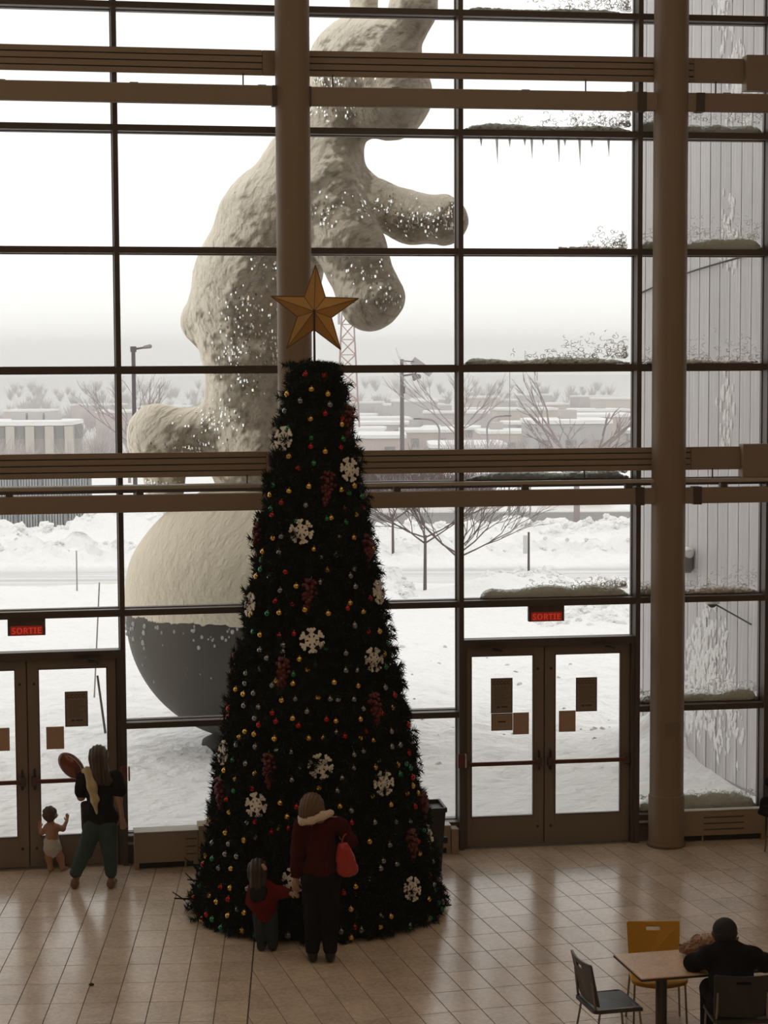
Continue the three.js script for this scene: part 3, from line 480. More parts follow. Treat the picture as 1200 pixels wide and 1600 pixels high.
// the woman at the left doors, seen from behind
{
  const t = person('woman in black tee and teal trousers standing at the left doors with a balloon', [-3.22, 0, -20.72]);
  const body = [[0.09, 0.74, 0, 0.12, 0.1, 1.0, 0, 0.115], [0.1, 1.0, 0, 0.115, 0.1, 1.18, 0, 0.11], [-0.05, 1.23, 0, 0.06, 0.26, 1.235, 0, 0.06], [0.09, 1.22, 0.01, 0.05, 0.085, 1.36, -0.01, 0.047],
    [-0.08, 1.225, 0, 0.05, -0.115, 1.0, -0.03, 0.04], [-0.115, 1.0, -0.03, 0.038, -0.07, 1.08, -0.24, 0.028], [0.285, 1.225, 0, 0.05, 0.3, 0.985, 0.02, 0.04], [0.3, 0.985, 0.02, 0.038, 0.33, 0.78, -0.01, 0.027],
    [0.03, 0.73, 0, 0.09, -0.083, 0.4, -0.01, 0.058], [-0.083, 0.4, -0.01, 0.056, -0.19, 0.07, 0.0, 0.036], [0.165, 0.73, 0, 0.09, 0.186, 0.4, -0.01, 0.058], [0.186, 0.4, -0.01, 0.056, 0.207, 0.07, 0, 0.036],
    [-0.19, 0.045, 0.035, 0.034, -0.2, 0.028, -0.15, 0.024], [0.207, 0.045, 0.035, 0.034, 0.22, 0.028, -0.15, 0.024]];
  obj('body', join([flesh(body, 0.04, 0.013), headGeo(1.0).translate(0.085, 1.45, -0.03), putHand(handGeo(-1, 1.2), [-0.07, 1.08, -0.25], [0.1, 0.25, -1]), putHand(handGeo(-1, 0.5), [0.33, 0.775, -0.01], [0.12, -1, -0.1])]), skinM, t);
  obj('hair', flesh([[0.085, 1.475, -0.005, 0.107, 0.085, 1.44, 0.035, 0.1], [0.08, 1.44, 0.045, 0.09, 0.105, 1.3, 0.075, 0.085], [0.13, 1.35, 0.06, 0.06, 0.2, 1.2, 0.09, 0.05], [0.1, 1.32, 0.08, 0.07, 0.12, 1.21, 0.1, 0.06]], 0.04, 0.012, (x, y, z) => 0.006 * Math.sin(x * 160 + y * 12)), mat(0.075, 0.045, 0.03, 0.55), t);
  obj('tee_shirt', flesh([[0.1, 0.8, 0, 0.148, 0.1, 1.0, 0, 0.132], [0.1, 1.0, 0, 0.132, 0.1, 1.16, 0, 0.132], [0.0, 0.78, 0, 0.1, 0.2, 0.78, 0, 0.1], [-0.055, 1.215, 0.005, 0.078, 0.26, 1.22, 0.005, 0.08], [-0.085, 1.21, 0, 0.075, -0.11, 1.06, -0.02, 0.075], [0.285, 1.21, 0, 0.075, 0.308, 1.08, 0.01, 0.08]], 0.04, 0.013, (x, y, z) => 0.008 * perlin.noise(x * 14, y * 9, z * 14)), weave(0.012, 0.012, 0.014), t);
  obj('trousers', flesh([[0.06, 0.75, 0.0, 0.125, 0.14, 0.75, 0.0, 0.125], [0.03, 0.7, 0, 0.115, -0.08, 0.4, -0.01, 0.085], [-0.08, 0.4, -0.01, 0.085, -0.182, 0.165, 0, 0.066], [0.165, 0.7, 0, 0.115, 0.186, 0.4, -0.01, 0.082], [0.186, 0.4, -0.01, 0.082, 0.205, 0.165, 0, 0.066]], 0.03, 0.013, (x, y, z) => 0.008 * perlin.noise(x * 12, y * 16, z * 12)), weave(0.055, 0.085, 0.085), t);
  for (const [x, x2] of [[-0.19, -0.21], [0.207, 0.222]]) obj('shoe', flesh([[x, 0.04, 0.06, 0.045, x, 0.028, -0.05, 0.03], [x, 0.024, -0.05, 0.036, x2, 0.022, -0.16, 0.028], [x, 0.07, 0.05, 0.04, x, 0.05, 0.03, 0.045]], 0.02, 0.009).translate(0, 0.006, 0), mat(0.2, 0.1, 0.06, 0.6), t);
  const jacket = obj('hanging_jacket', flesh([[-0.1, 0.9, -0.1, 0.035, -0.095, 0.62, -0.1, 0.03], [-0.05, 0.9, -0.1, 0.04, -0.07, 0.66, -0.1, 0.035]], 0.04, 0.012), weave(0.07, 0.045, 0.035), t); jacket.userData.label = 'brown jacket end hanging by her left side';
  const c = thing('draped_cloth', 'cream cloth draped over the left shoulder of the woman in black', 'cloth', [-3.22, 0, -20.72]);
  obj('cloth_fold', flesh([[-0.06, 1.3, 0.02, 0.035, 0.0, 1.315, 0.06, 0.04], [-0.02, 1.3, 0.08, 0.045, 0.03, 1.15, 0.145, 0.05], [0.03, 1.15, 0.145, 0.05, 0.06, 1.0, 0.155, 0.04], [0.06, 1.0, 0.155, 0.04, 0.08, 0.86, 0.165, 0.012], [-0.03, 1.3, -0.02, 0.03, -0.05, 1.2, -0.12, 0.03]], 0.05, 0.011, (x, y, z) => 0.006 * Math.sin(x * 90 + y * 25)), weave(0.62, 0.5, 0.3), c);
  const b = thing('balloon', 'oval brown foil balloon held by the woman at the left doors', 'balloon', [-3.465, 1.305, -20.93]); b.rotation.z = -0.82;
  obj('balloon_skin', [new THREE.SphereGeometry(1, 36, 24).scale(0.172, 0.108, 0.08)], mat(0.2, 0.06, 0.04, 0.22, 0.35), b);
  obj('seam', new THREE.TorusGeometry(1, 0.02, 8, 60).scale(0.176, 0.11, 0.14), mat(0.15, 0.05, 0.035, 0.3, 0.3), b);
  obj('highlight_stripe', new THREE.TorusGeometry(1, 0.035, 8, 50, 1.5).rotateZ(0.9).scale(0.155, 0.088, 0.3).translate(0, 0, 0.045), mat(0.6, 0.5, 0.45, 0.3, 0.2), b);  // foil highlight put in as a pale arc
  obj('neck', rod(V(0.165, 0, 0), V(0.21, 0, 0), 0.018, 0.008, 8), mat(0.2, 0.06, 0.04, 0.3, 0.3), b);
}
// the toddler
{
  const t = person('bare-backed toddler in a white nappy with both hands raised to the left door', [-3.72, 0, -21.42]);
  const B = [[-0.06, 0.29, 0, 0.078, -0.06, 0.37, 0, 0.07], [-0.06, 0.37, 0, 0.07, -0.06, 0.475, 0, 0.072], [-0.11, 0.5, 0, 0.034, -0.01, 0.5, 0, 0.034], [-0.065, 0.5, 0, 0.038, -0.075, 0.58, 0, 0.038],
    [-0.115, 0.5, 0, 0.034, -0.18, 0.435, -0.03, 0.028], [-0.18, 0.435, -0.03, 0.027, -0.215, 0.475, -0.085, 0.02], [0.0, 0.5, 0, 0.034, 0.06, 0.475, -0.03, 0.028], [0.06, 0.475, -0.03, 0.027, 0.095, 0.55, -0.085, 0.02],
    [-0.1, 0.27, 0, 0.055, -0.095, 0.15, 0.01, 0.042], [-0.095, 0.15, 0.01, 0.041, -0.08, 0.04, 0.02, 0.03], [-0.02, 0.27, 0, 0.055, 0.03, 0.15, 0, 0.042], [0.03, 0.15, 0, 0.041, 0.05, 0.05, 0.01, 0.03], [-0.08, 0.024, 0.03, 0.024, -0.085, 0.018, -0.05, 0.018], [0.05, 0.024, 0.02, 0.024, 0.085, 0.018, -0.05, 0.018]];
  obj('body', join([flesh(B, 0.03, 0.009), headGeo(0.88).translate(-0.08, 0.65, -0.005), putHand(handGeo(1, 0.25, 0.55), [-0.215, 0.475, -0.085], [-0.05, 0.8, -0.5]), putHand(handGeo(-1, 0.25, 0.55), [0.095, 0.55, -0.085], [0.05, 0.8, -0.5])]), mat(0.44, 0.24, 0.16, 0.55), t);
  obj('hair', flesh([[-0.08, 0.665, 0.008, 0.083, -0.08, 0.64, 0.02, 0.076]], 0.03, 0.01, (x, y, z) => 0.004 * Math.sin(x * 120 + y * 60)), mat(0.09, 0.05, 0.035, 0.6), t);
  obj('nappy', flesh([[-0.065, 0.33, 0, 0.09, -0.055, 0.27, 0.005, 0.096], [-0.1, 0.25, 0, 0.06, -0.02, 0.25, 0, 0.06], [-0.06, 0.21, 0.02, 0.05, -0.05, 0.2, 0.02, 0.045]], 0.03, 0.01, (x, y, z) => 0.007 * perlin.noise(x * 30, y * 40, z * 30)), weave(0.62, 0.58, 0.55), t);
}
// the woman in the red coat before the tree
{
  const t = person('woman in dark red coat with pale fur collar standing before the tree', [-0.62, 0, -18.03]);
  const B = [[0.0, 0.86, 0, 0.13, 0, 1.1, 0, 0.12], [0, 1.1, 0, 0.12, 0, 1.3, 0, 0.12], [-0.15, 1.36, 0, 0.055, 0.16, 1.36, 0, 0.055], [-0.02, 1.36, 0, 0.055, -0.06, 1.45, -0.02, 0.05], [-0.19, 1.34, 0, 0.05, -0.225, 1.06, 0, 0.042], [-0.225, 1.06, 0, 0.04, -0.24, 0.8, -0.02, 0.029],
    [0.2, 1.33, 0, 0.05, 0.285, 1.16, -0.02, 0.042], [0.285, 1.16, -0.02, 0.04, 0.24, 1.12, -0.25, 0.029], [-0.07, 0.85, 0, 0.1, -0.075, 0.45, 0, 0.06], [-0.075, 0.45, 0, 0.058, -0.085, 0.08, 0.01, 0.04], [0.075, 0.85, 0, 0.1, 0.08, 0.45, 0, 0.06], [0.08, 0.45, 0, 0.058, 0.085, 0.08, 0.01, 0.04], [-0.085, 0.05, 0.03, 0.04, -0.09, 0.035, -0.14, 0.03], [0.085, 0.05, 0.03, 0.04, 0.09, 0.035, -0.14, 0.03]];
  obj('body', join([flesh(B, 0.04, 0.014), headGeo(1.02).translate(-0.08, 1.52, -0.02), putHand(handGeo(1, 0.9), [-0.245, 0.8, -0.02], [0.05, -1, -0.1]), putHand(handGeo(1, 1.4), [0.24, 1.12, -0.25], [-0.5, 0, -1])]), skinM, t);
  obj('hair', flesh([[-0.08, 1.535, 0.0, 0.112, -0.08, 1.5, 0.03, 0.108], [-0.08, 1.5, 0.035, 0.105, -0.085, 1.43, 0.035, 0.1], [-0.13, 1.46, 0.02, 0.07, -0.03, 1.46, 0.02, 0.07]], 0.04, 0.011, (x, y, z) => 0.006 * Math.sin(x * 170 + z * 60)), mat(0.13, 0.075, 0.038, 0.6), t);
  obj('coat', flesh([[0.0, 0.93, 0, 0.15, 0.0, 1.1, 0, 0.14], [0.0, 1.1, 0, 0.14, 0.0, 1.27, 0, 0.138], [-0.06, 0.9, 0, 0.12, 0.06, 0.9, 0, 0.12], [-0.15, 1.345, 0, 0.07, 0.16, 1.345, 0, 0.07], [-0.19, 1.33, 0, 0.072, -0.225, 1.06, 0, 0.062], [-0.225, 1.06, 0, 0.062, -0.24, 0.86, -0.02, 0.052], [0.2, 1.33, 0, 0.072, 0.285, 1.17, -0.02, 0.064], [0.285, 1.17, -0.02, 0.062, 0.25, 1.13, -0.2, 0.05]], 0.04, 0.013, (x, y, z) => 0.01 * perlin.noise(x * 10, y * 9, z * 10)), weave(0.06, 0.006, 0.007), t);
  obj('fur_collar', flesh([[-0.17, 1.385, 0.075, 0.036, -0.08, 1.41, 0.12, 0.04], [-0.08, 1.41, 0.12, 0.04, 0.03, 1.45, 0.11, 0.04], [0.03, 1.45, 0.11, 0.04, 0.1, 1.46, 0.05, 0.034], [-0.17, 1.385, 0.075, 0.036, -0.19, 1.4, -0.02, 0.03]], 0.02, 0.009, (x, y, z) => 0.006 * perlin.noise(x * 60, y * 60, z * 60)), weave(0.72, 0.6, 0.5), t);
  obj('trousers', flesh([[-0.05, 0.84, 0, 0.14, 0.05, 0.84, 0, 0.14], [-0.07, 0.8, 0, 0.12, -0.078, 0.45, 0, 0.09], [-0.078, 0.45, 0, 0.09, -0.085, 0.13, 0.005, 0.068], [0.075, 0.8, 0, 0.12, 0.08, 0.45, 0, 0.09], [0.08, 0.45, 0, 0.09, 0.085, 0.13, 0.005, 0.068]], 0.03, 0.013), weave(0.01, 0.009, 0.011), t);
  for (const s of [-1, 1]) obj('boot', flesh([[s * 0.085, 0.2, 0.005, 0.056, s * 0.085, 0.06, 0.015, 0.05], [s * 0.085, 0.04, 0.035, 0.036, s * 0.09, 0.034, -0.15, 0.032]], 0.02, 0.01).translate(0, 0.005, 0), mat(0.012, 0.011, 0.012, 0.3), t);
  const b = thing('handbag', 'bright red handbag under the right arm of the woman in red coat', 'bag', [-0.37, 0.87, -17.93]);
  obj('bag_body', flesh([[-0.03, 0.06, 0.0, 0.052, 0.045, 0.06, -0.01, 0.052], [0.045, 0.06, -0.01, 0.052, 0.02, 0.17, 0, 0.042], [-0.03, 0.06, 0, 0.052, -0.05, 0.17, 0, 0.042], [0.02, 0.17, 0, 0.042, -0.01, 0.29, 0, 0.022], [-0.05, 0.17, 0, 0.042, -0.06, 0.29, 0, 0.022], [0, 0.06, 0, 0.05, -0.02, 0.24, 0, 0.04]], 0.06, 0.009, (x, y, z) => 0.006 * perlin.noise(x * 30, y * 18, z * 30)), mat(0.42, 0.03, 0.022, 0.35), b);
  obj('strap', tube([V(-0.055, 0.27, 0.02), V(-0.03, 0.37, 0.0), V(0.03, 0.395, -0.12), V(0.04, 0.34, -0.2), V(0.0, 0.27, -0.02)], 0.009, 20, 6), mat(0.3, 0.02, 0.018, 0.4), b);
}
// the child beside her
{
  const t = person('small child in red coat and jeans holding hands with the woman in red', [-1.12, 0, -18.4]);
  const B = [[-0.07, 0.4, 0, 0.09, -0.09, 0.58, 0, 0.085], [-0.16, 0.63, 0, 0.04, -0.02, 0.63, 0, 0.04], [-0.1, 0.65, 0, 0.04, -0.12, 0.74, 0, 0.038], [-0.0, 0.63, 0, 0.038, 0.1, 0.6, 0.08, 0.03], [0.1, 0.6, 0.08, 0.03, 0.225, 0.64, 0.28, 0.022], [-0.17, 0.62, 0, 0.038, -0.2, 0.48, -0.02, 0.03], [-0.2, 0.48, -0.02, 0.03, -0.16, 0.42, -0.12, 0.022], [-0.11, 0.38, 0, 0.06, -0.1, 0.06, 0, 0.035], [-0.01, 0.38, 0, 0.06, 0.01, 0.06, 0, 0.035]];
  obj('body', join([flesh(B, 0.03, 0.01), headGeo(0.9).translate(-0.13, 0.815, -0.01), putHand(handGeo(-1, 0.9, 0.6), [0.225, 0.64, 0.28], [0.6, 0.1, 0.8]), putHand(handGeo(1, 0.8, 0.6), [-0.16, 0.42, -0.12], [0.2, -0.4, -1])]), skinM, t);
  obj('hair', flesh([[-0.13, 0.825, 0.004, 0.094, -0.13, 0.79, 0.02, 0.092], [-0.13, 0.78, 0.03, 0.085, -0.12, 0.6, 0.075, 0.08]], 0.04, 0.01, (x, y, z) => 0.005 * Math.sin(x * 150)), hairDark, t);
  obj('hair_bow', flesh([[-0.075, 0.865, 0.07, 0.018, -0.05, 0.835, 0.08, 0.02]], 0.02, 0.008), weave(0.5, 0.3, 0.28), t);
  obj('coat', flesh([[-0.09, 0.6, 0, 0.12, -0.075, 0.5, 0, 0.14], [-0.075, 0.5, 0, 0.14, -0.06, 0.38, 0, 0.105], [-0.02, 0.61, 0, 0.06, 0.1, 0.6, 0.08, 0.055], [0.1, 0.6, 0.08, 0.055, 0.19, 0.63, 0.22, 0.045], [-0.16, 0.62, 0, 0.06, -0.2, 0.48, -0.02, 0.05]], 0.05, 0.011), weave(0.13, 0.008, 0.007), t);
  obj('backpack', flesh([[-0.15, 0.62, 0.1, 0.055, -0.08, 0.62, 0.1, 0.055], [-0.15, 0.56, 0.11, 0.05, -0.09, 0.56, 0.11, 0.05]], 0.04, 0.01), weave(0.02, 0.018, 0.02), t);
  obj('jeans', flesh([[-0.11, 0.36, 0, 0.075, -0.1, 0.12, 0, 0.058], [-0.01, 0.36, 0, 0.075, 0.01, 0.12, 0, 0.058]], 0.02, 0.01), weave(0.035, 0.045, 0.06), t);
  for (const x of [-0.1, 0.01]) obj('boot', flesh([[x, 0.1, 0.005, 0.046, x, 0.05, 0.01, 0.045], [x, 0.035, 0.02, 0.034, x + 0.02, 0.033, -0.09, 0.032]], 0.02, 0.009).translate(0, 0.002, 0), mat(0.015, 0.013, 0.012, 0.6), t);
}
// the man at the table: seated, seen from behind
{
  const t = person('man in black sitting at the tables, seen from behind, elbows on the table top', [2.8, 0, -15.2]);
  const B = [[0, 0.52, 0.0, 0.14, 0, 0.7, -0.02, 0.135], [0, 0.7, -0.02, 0.135, -0.01, 0.86, -0.07, 0.13], [-0.17, 0.9, -0.08, 0.07, 0.16, 0.9, -0.08, 0.07], [-0.02, 0.92, -0.08, 0.055, -0.035, 1.0, -0.12, 0.052],
    [-0.2, 0.89, -0.08, 0.055, -0.29, 0.785, -0.24, 0.045], [-0.29, 0.785, -0.24, 0.043, -0.12, 0.8, -0.42, 0.03], [0.2, 0.89, -0.08, 0.055, 0.31, 0.785, -0.24, 0.045], [0.31, 0.785, -0.24, 0.043, 0.13, 0.86, -0.4, 0.03],
    [-0.09, 0.52, -0.02, 0.09, -0.11, 0.52, -0.42, 0.065], [-0.11, 0.5, -0.42, 0.06, -0.12, 0.09, -0.45, 0.04], [0.09, 0.52, -0.02, 0.09, 0.11, 0.52, -0.42, 0.065], [0.11, 0.5, -0.42, 0.06, 0.12, 0.09, -0.45, 0.04], [-0.12, 0.05, -0.42, 0.04, -0.13, 0.035, -0.6, 0.032], [0.12, 0.05, -0.42, 0.04, 0.13, 0.035, -0.6, 0.032]];
  obj('body', join([flesh(B, 0.04, 0.014), headGeo(1.04).translate(-0.04, 1.085, -0.15), putHand(handGeo(1, 0.7), [-0.12, 0.8, -0.42], [0.9, 0.05, -0.5]), putHand(handGeo(-1, 0.9), [0.13, 0.86, -0.4], [-0.3, 0.4, -0.8])]), mat(0.2, 0.115, 0.075, 0.6), t);
  obj('hair', flesh([[-0.04, 1.105, -0.13, 0.1, -0.04, 1.07, -0.115, 0.094]], 0.03, 0.01, (x, y, z) => 0.003 * perlin.noise(x * 90, y * 90, z * 90)), mat(0.012, 0.01, 0.009, 0.7), t);
  obj('jumper', flesh([[0, 0.52, 0.0, 0.165, 0, 0.7, -0.02, 0.165], [0, 0.7, -0.02, 0.165, -0.01, 0.84, -0.07, 0.16], [-0.03, 0.96, -0.09, 0.075, -0.18, 0.895, -0.08, 0.074], [-0.03, 0.96, -0.09, 0.075, 0.17, 0.895, -0.08, 0.074], [-0.18, 0.895, -0.08, 0.075, -0.285, 0.8, -0.22, 0.063], [-0.285, 0.8, -0.22, 0.063, -0.15, 0.805, -0.38, 0.048], [0.18, 0.895, -0.08, 0.075, 0.305, 0.8, -0.22, 0.063], [0.305, 0.8, -0.22, 0.063, 0.15, 0.85, -0.38, 0.048]], 0.07, 0.013, (x, y, z) => 0.008 * perlin.noise(x * 11, y * 11, z * 11)), weave(0.011, 0.01, 0.012), t);
  obj('trousers', flesh([[-0.08, 0.52, 0, 0.125, 0.08, 0.52, 0, 0.125], [-0.09, 0.53, -0.03, 0.105, -0.11, 0.53, -0.42, 0.08], [-0.11, 0.51, -0.42, 0.08, -0.12, 0.14, -0.45, 0.06], [0.09, 0.53, -0.03, 0.105, 0.11, 0.53, -0.42, 0.08], [0.11, 0.51, -0.42, 0.08, 0.12, 0.14, -0.45, 0.06]], 0.03, 0.014), weave(0.02, 0.02, 0.026), t);
  for (const s of [-1, 1]) obj('shoe', flesh([[s * 0.12, 0.05, -0.41, 0.042, s * 0.135, 0.038, -0.62, 0.034]], 0.02, 0.01).translate(0, 0.002, 0), M.dark, t);
}

// ---------------------------------------------------------------- tables, chairs and what stands about
const steelLeg = mat(0.3, 0.27, 0.24, 0.35, 0.9);
function makeChair(label, at, turn, shell, group) {
  const t = thing('stacking_chair', label, 'chair', at, turn, group);
  const seat = new THREE.Shape(); seat.moveTo(-0.2, -0.2); seat.quadraticCurveTo(0, -0.245, 0.2, -0.2); seat.quadraticCurveTo(0.235, -0.19, 0.235, -0.15); seat.lineTo(0.225, 0.19); seat.quadraticCurveTo(0.22, 0.225, 0.18, 0.225); seat.lineTo(-0.18, 0.225); seat.quadraticCurveTo(-0.22, 0.225, -0.225, 0.19); seat.lineTo(-0.235, -0.15); seat.quadraticCurveTo(-0.235, -0.19, -0.2, -0.2);
  const sg = new THREE.ExtrudeGeometry(seat, { depth: 0.02, bevelEnabled: true, bevelSize: 0.006, bevelThickness: 0.006, bevelSegments: 2, curveSegments: 10 }).rotateX(Math.PI / 2);
  const p = sg.attributes.position; for (let i = 0; i < p.count; i++) { const x = p.getX(i), z = p.getZ(i); p.setY(i, p.getY(i) + 0.46 + 0.12 * x * x - (z < -0.14 ? (z + 0.14) ** 2 * 4 : 0) - 0.012 * Math.cos(x * 5) * Math.cos(z * 5)); } sg.computeVertexNormals();
  obj('seat', sg, shell, t);
  const back = new THREE.Shape(); back.moveTo(-0.215, 0); back.lineTo(-0.228, 0.335); back.quadraticCurveTo(-0.228, 0.35, -0.21, 0.35); back.quadraticCurveTo(0, 0.334, 0.21, 0.35); back.quadraticCurveTo(0.228, 0.35, 0.228, 0.335); back.lineTo(0.215, 0); back.quadraticCurveTo(0, -0.02, -0.215, 0);
  const hole = new THREE.Path(); hole.moveTo(-0.055, 0.268); hole.lineTo(0.055, 0.268); hole.quadraticCurveTo(0.065, 0.268, 0.065, 0.28); hole.quadraticCurveTo(0.065, 0.305, 0.055, 0.305); hole.lineTo(-0.055, 0.305); hole.quadraticCurveTo(-0.065, 0.305, -0.065, 0.28); hole.quadraticCurveTo(-0.065, 0.268, -0.055, 0.268); back.holes.push(hole);
  const bg = new THREE.ExtrudeGeometry(back, { depth: 0.012, bevelEnabled: true, bevelSize: 0.004, bevelThickness: 0.004, bevelSegments: 2, curveSegments: 10 });
  const q = bg.attributes.position; for (let i = 0; i < q.count; i++) { const x = q.getX(i), y = q.getY(i); q.setZ(i, q.getZ(i) - 0.5 * x * x + 0.22 * y); } bg.computeVertexNormals();
  obj('backrest', bg.translate(0, 0.495, 0.2), shell, t);
  for (const s of [-1, 1]) {
    obj('back_upright', tube([V(s * 0.2, 0.44, 0.16), V(s * 0.205, 0.46, 0.2), V(s * 0.2, 0.56, 0.218), V(s * 0.2, 0.7, 0.235)], 0.011, 16, 8), steelLeg, t);
    obj('leg', rod(V(s * 0.215, 0.44, -0.17), V(s * 0.23, 0.002, -0.215), 0.0095, 0.0095, 8), steelLeg, t);
    obj('leg', rod(V(s * 0.21, 0.44, 0.17), V(s * 0.235, 0.002, 0.24), 0.0095, 0.0095, 8), steelLeg, t);
  }
  obj('seat_frame', [rod(V(-0.215, 0.437, -0.17), V(0.215, 0.437, -0.17), 0.009), rod(V(-0.21, 0.437, 0.17), V(0.21, 0.437, 0.17), 0.009), rod(V(-0.215, 0.437, -0.17), V(-0.21, 0.437, 0.17), 0.009), rod(V(0.215, 0.437, -0.17), V(0.21, 0.437, 0.17), 0.009)], steelLeg, t);
  return t;
}
const shells = { mustard: mat(0.62, 0.33, 0.035, 0.4), grey: mat(0.055, 0.052, 0.055, 0.35), black: mat(0.03, 0.026, 0.026, 0.4) };
makeChair('mustard yellow plastic chair on the far side of the table', [2.335, 0, -16.2], Math.PI, shells.mustard);
makeChair('dark grey plastic chair seen from the side at the left of the table', [1.85, 0, -15.5], -1.32, shells.grey);
makeChair('black plastic chair on which the man in black sits', [2.84, 0, -15.22], 0.02, shells.black);
makeChair('dark chair by the right heater cabinet, mostly cut by the photo edge', [4.76, 0, -22.2], -0.5, shells.black);
{
  const c = thing('draped_coat', 'black coat hung over the chair by the right heater, at the photo edge', 'coat', [4.76, 0, -22.2], -0.5);
  obj('coat_cloth', flesh([[-0.22, 0.56, 0.29, 0.06, 0.2, 0.8, 0.3, 0.07], [-0.2, 0.62, 0.33, 0.07, 0.2, 0.62, 0.33, 0.08], [-0.24, 0.5, 0.35, 0.05, 0.16, 0.48, 0.36, 0.06], [-0.19, 0.84, 0.26, 0.05, 0.19, 0.84, 0.26, 0.05]], 0.06, 0.014, (x, y, z) => 0.012 * perlin.noise(x * 14, y * 10, z * 14)), weave(0.012, 0.012, 0.014), c);
}
function table(label, x, z, w, d, turn) {
  const t = thing('cafe_table', label, 'table', [x, 0, z], turn);
  obj('table_top', rbox(w, 0.028, d, 0.01, 0, 0.726, 0), new THREE.MeshStandardMaterial({ color: lin(0.85, 0.6, 0.43), map: speckTex, roughness: 0.32 }), t);
  obj('edge_band', [rbox(w + 0.006, 0.02, d + 0.006, 0.006, 0, 0.722, 0)], mat(0.05, 0.032, 0.025, 0.5), t);
  obj('pedestal', new THREE.CylinderGeometry(0.048, 0.048, 0.68, 24).translate(0, 0.37, 0), mat(0.1, 0.085, 0.075, 0.4, 0.6), t);
  obj('mounting_plate', rbox(0.3, 0.02, 0.3, 0.004, 0, 0.703, 0), M.dark, t);
  obj('base_foot', new THREE.CylinderGeometry(0.2, 0.22, 0.03, 32).translate(0, 0.016, 0), mat(0.08, 0.07, 0.065, 0.45, 0.6), t);
}
table('tan square pedestal table between the yellow and grey chairs', 2.285, -15.6, 0.6, 0.67, 0.22);
table('tan square pedestal table in front of the man in black', 2.885, -15.735, 0.6, 0.67, 0.22);
{
  const R = rng(9), b = thing('food_bag', 'crumpled brown bag of food on the table before the man in black', 'bag', [2.66, 0.741, -15.86], 0.3); b.scale.setScalar(1.2);
  obj('crumpled_paper', flesh([[-0.1, 0.05, 0, 0.05, 0.08, 0.06, 0.02, 0.06], [-0.02, 0.09, 0, 0.055, 0.1, 0.1, 0, 0.045], [-0.15, 0.05, 0.01, 0.03, -0.17, 0.08, 0.0, 0.015]], 0.05, 0.008, (x, y, z) => 0.028 * Math.abs(perlin.noise(x * 26, y * 26, z * 26)) + 0.008 * perlin.noise(x * 70, y * 70, z * 70)), mat(0.32, 0.19, 0.12, 0.5), b);
  obj('plastic_film', flesh([[0.0, 0.1, 0.01, 0.05, 0.12, 0.12, 0.01, 0.04]], 0.03, 0.008, (x, y, z) => 0.03 * Math.abs(perlin.noise(x * 30 + 4, y * 30, z * 30))), mat(0.55, 0.42, 0.33, 0.3), b);
}
{
  const b = thing('litter_bin', 'dark slate tapered litter bin right of the tree', 'bin', [0.43, 0, -21.45], 0.14);
  const shape = (r, y) => [[-r, -r], [r, -r], [r, r], [-r, r]].map(([x, z]) => V(x, y, z));
  const g = new THREE.CylinderGeometry(0.31, 0.25, 0.68, 4, 1, false, Math.PI / 4).translate(0, 0.36, 0);
  obj('bin_body', g.toNonIndexed(), mat(0.03, 0.03, 0.034, 0.5), b); b.children[0].geometry.computeVertexNormals();
  obj('rim', [rspan(-0.235, 0.235, 0.69, 0.74, 0.205, 0.235), rspan(-0.235, 0.235, 0.69, 0.74, -0.235, -0.205), rspan(-0.235, -0.205, 0.69, 0.74, -0.235, 0.235), rspan(0.205, 0.235, 0.69, 0.74, -0.235, 0.235)], mat(0.04, 0.035, 0.036, 0.45), b);
  obj('base', rspan(-0.18, 0.18, 0.0, 0.03, -0.18, 0.18), M.dark, b);
  obj('side_latch', rbox(0.05, 0.07, 0.06, 0.01, 0.245, 0.33, 0.05), M.dark, b);
}
{ const l = tag(obj('litter_scrap', flesh([[0, 0, 0, 0.012, 0.025, 0.004, 0.01, 0.01], [0.01, 0.01, 0, 0.008, -0.01, 0.006, 0.014, 0.007]], 0.01, 0.004)), 'tiny dark scrap lying on the bare tiles left of the tree', 'litter'); l.position.set(-2.73, 0.011, -17.35); l.material = M.dark; }

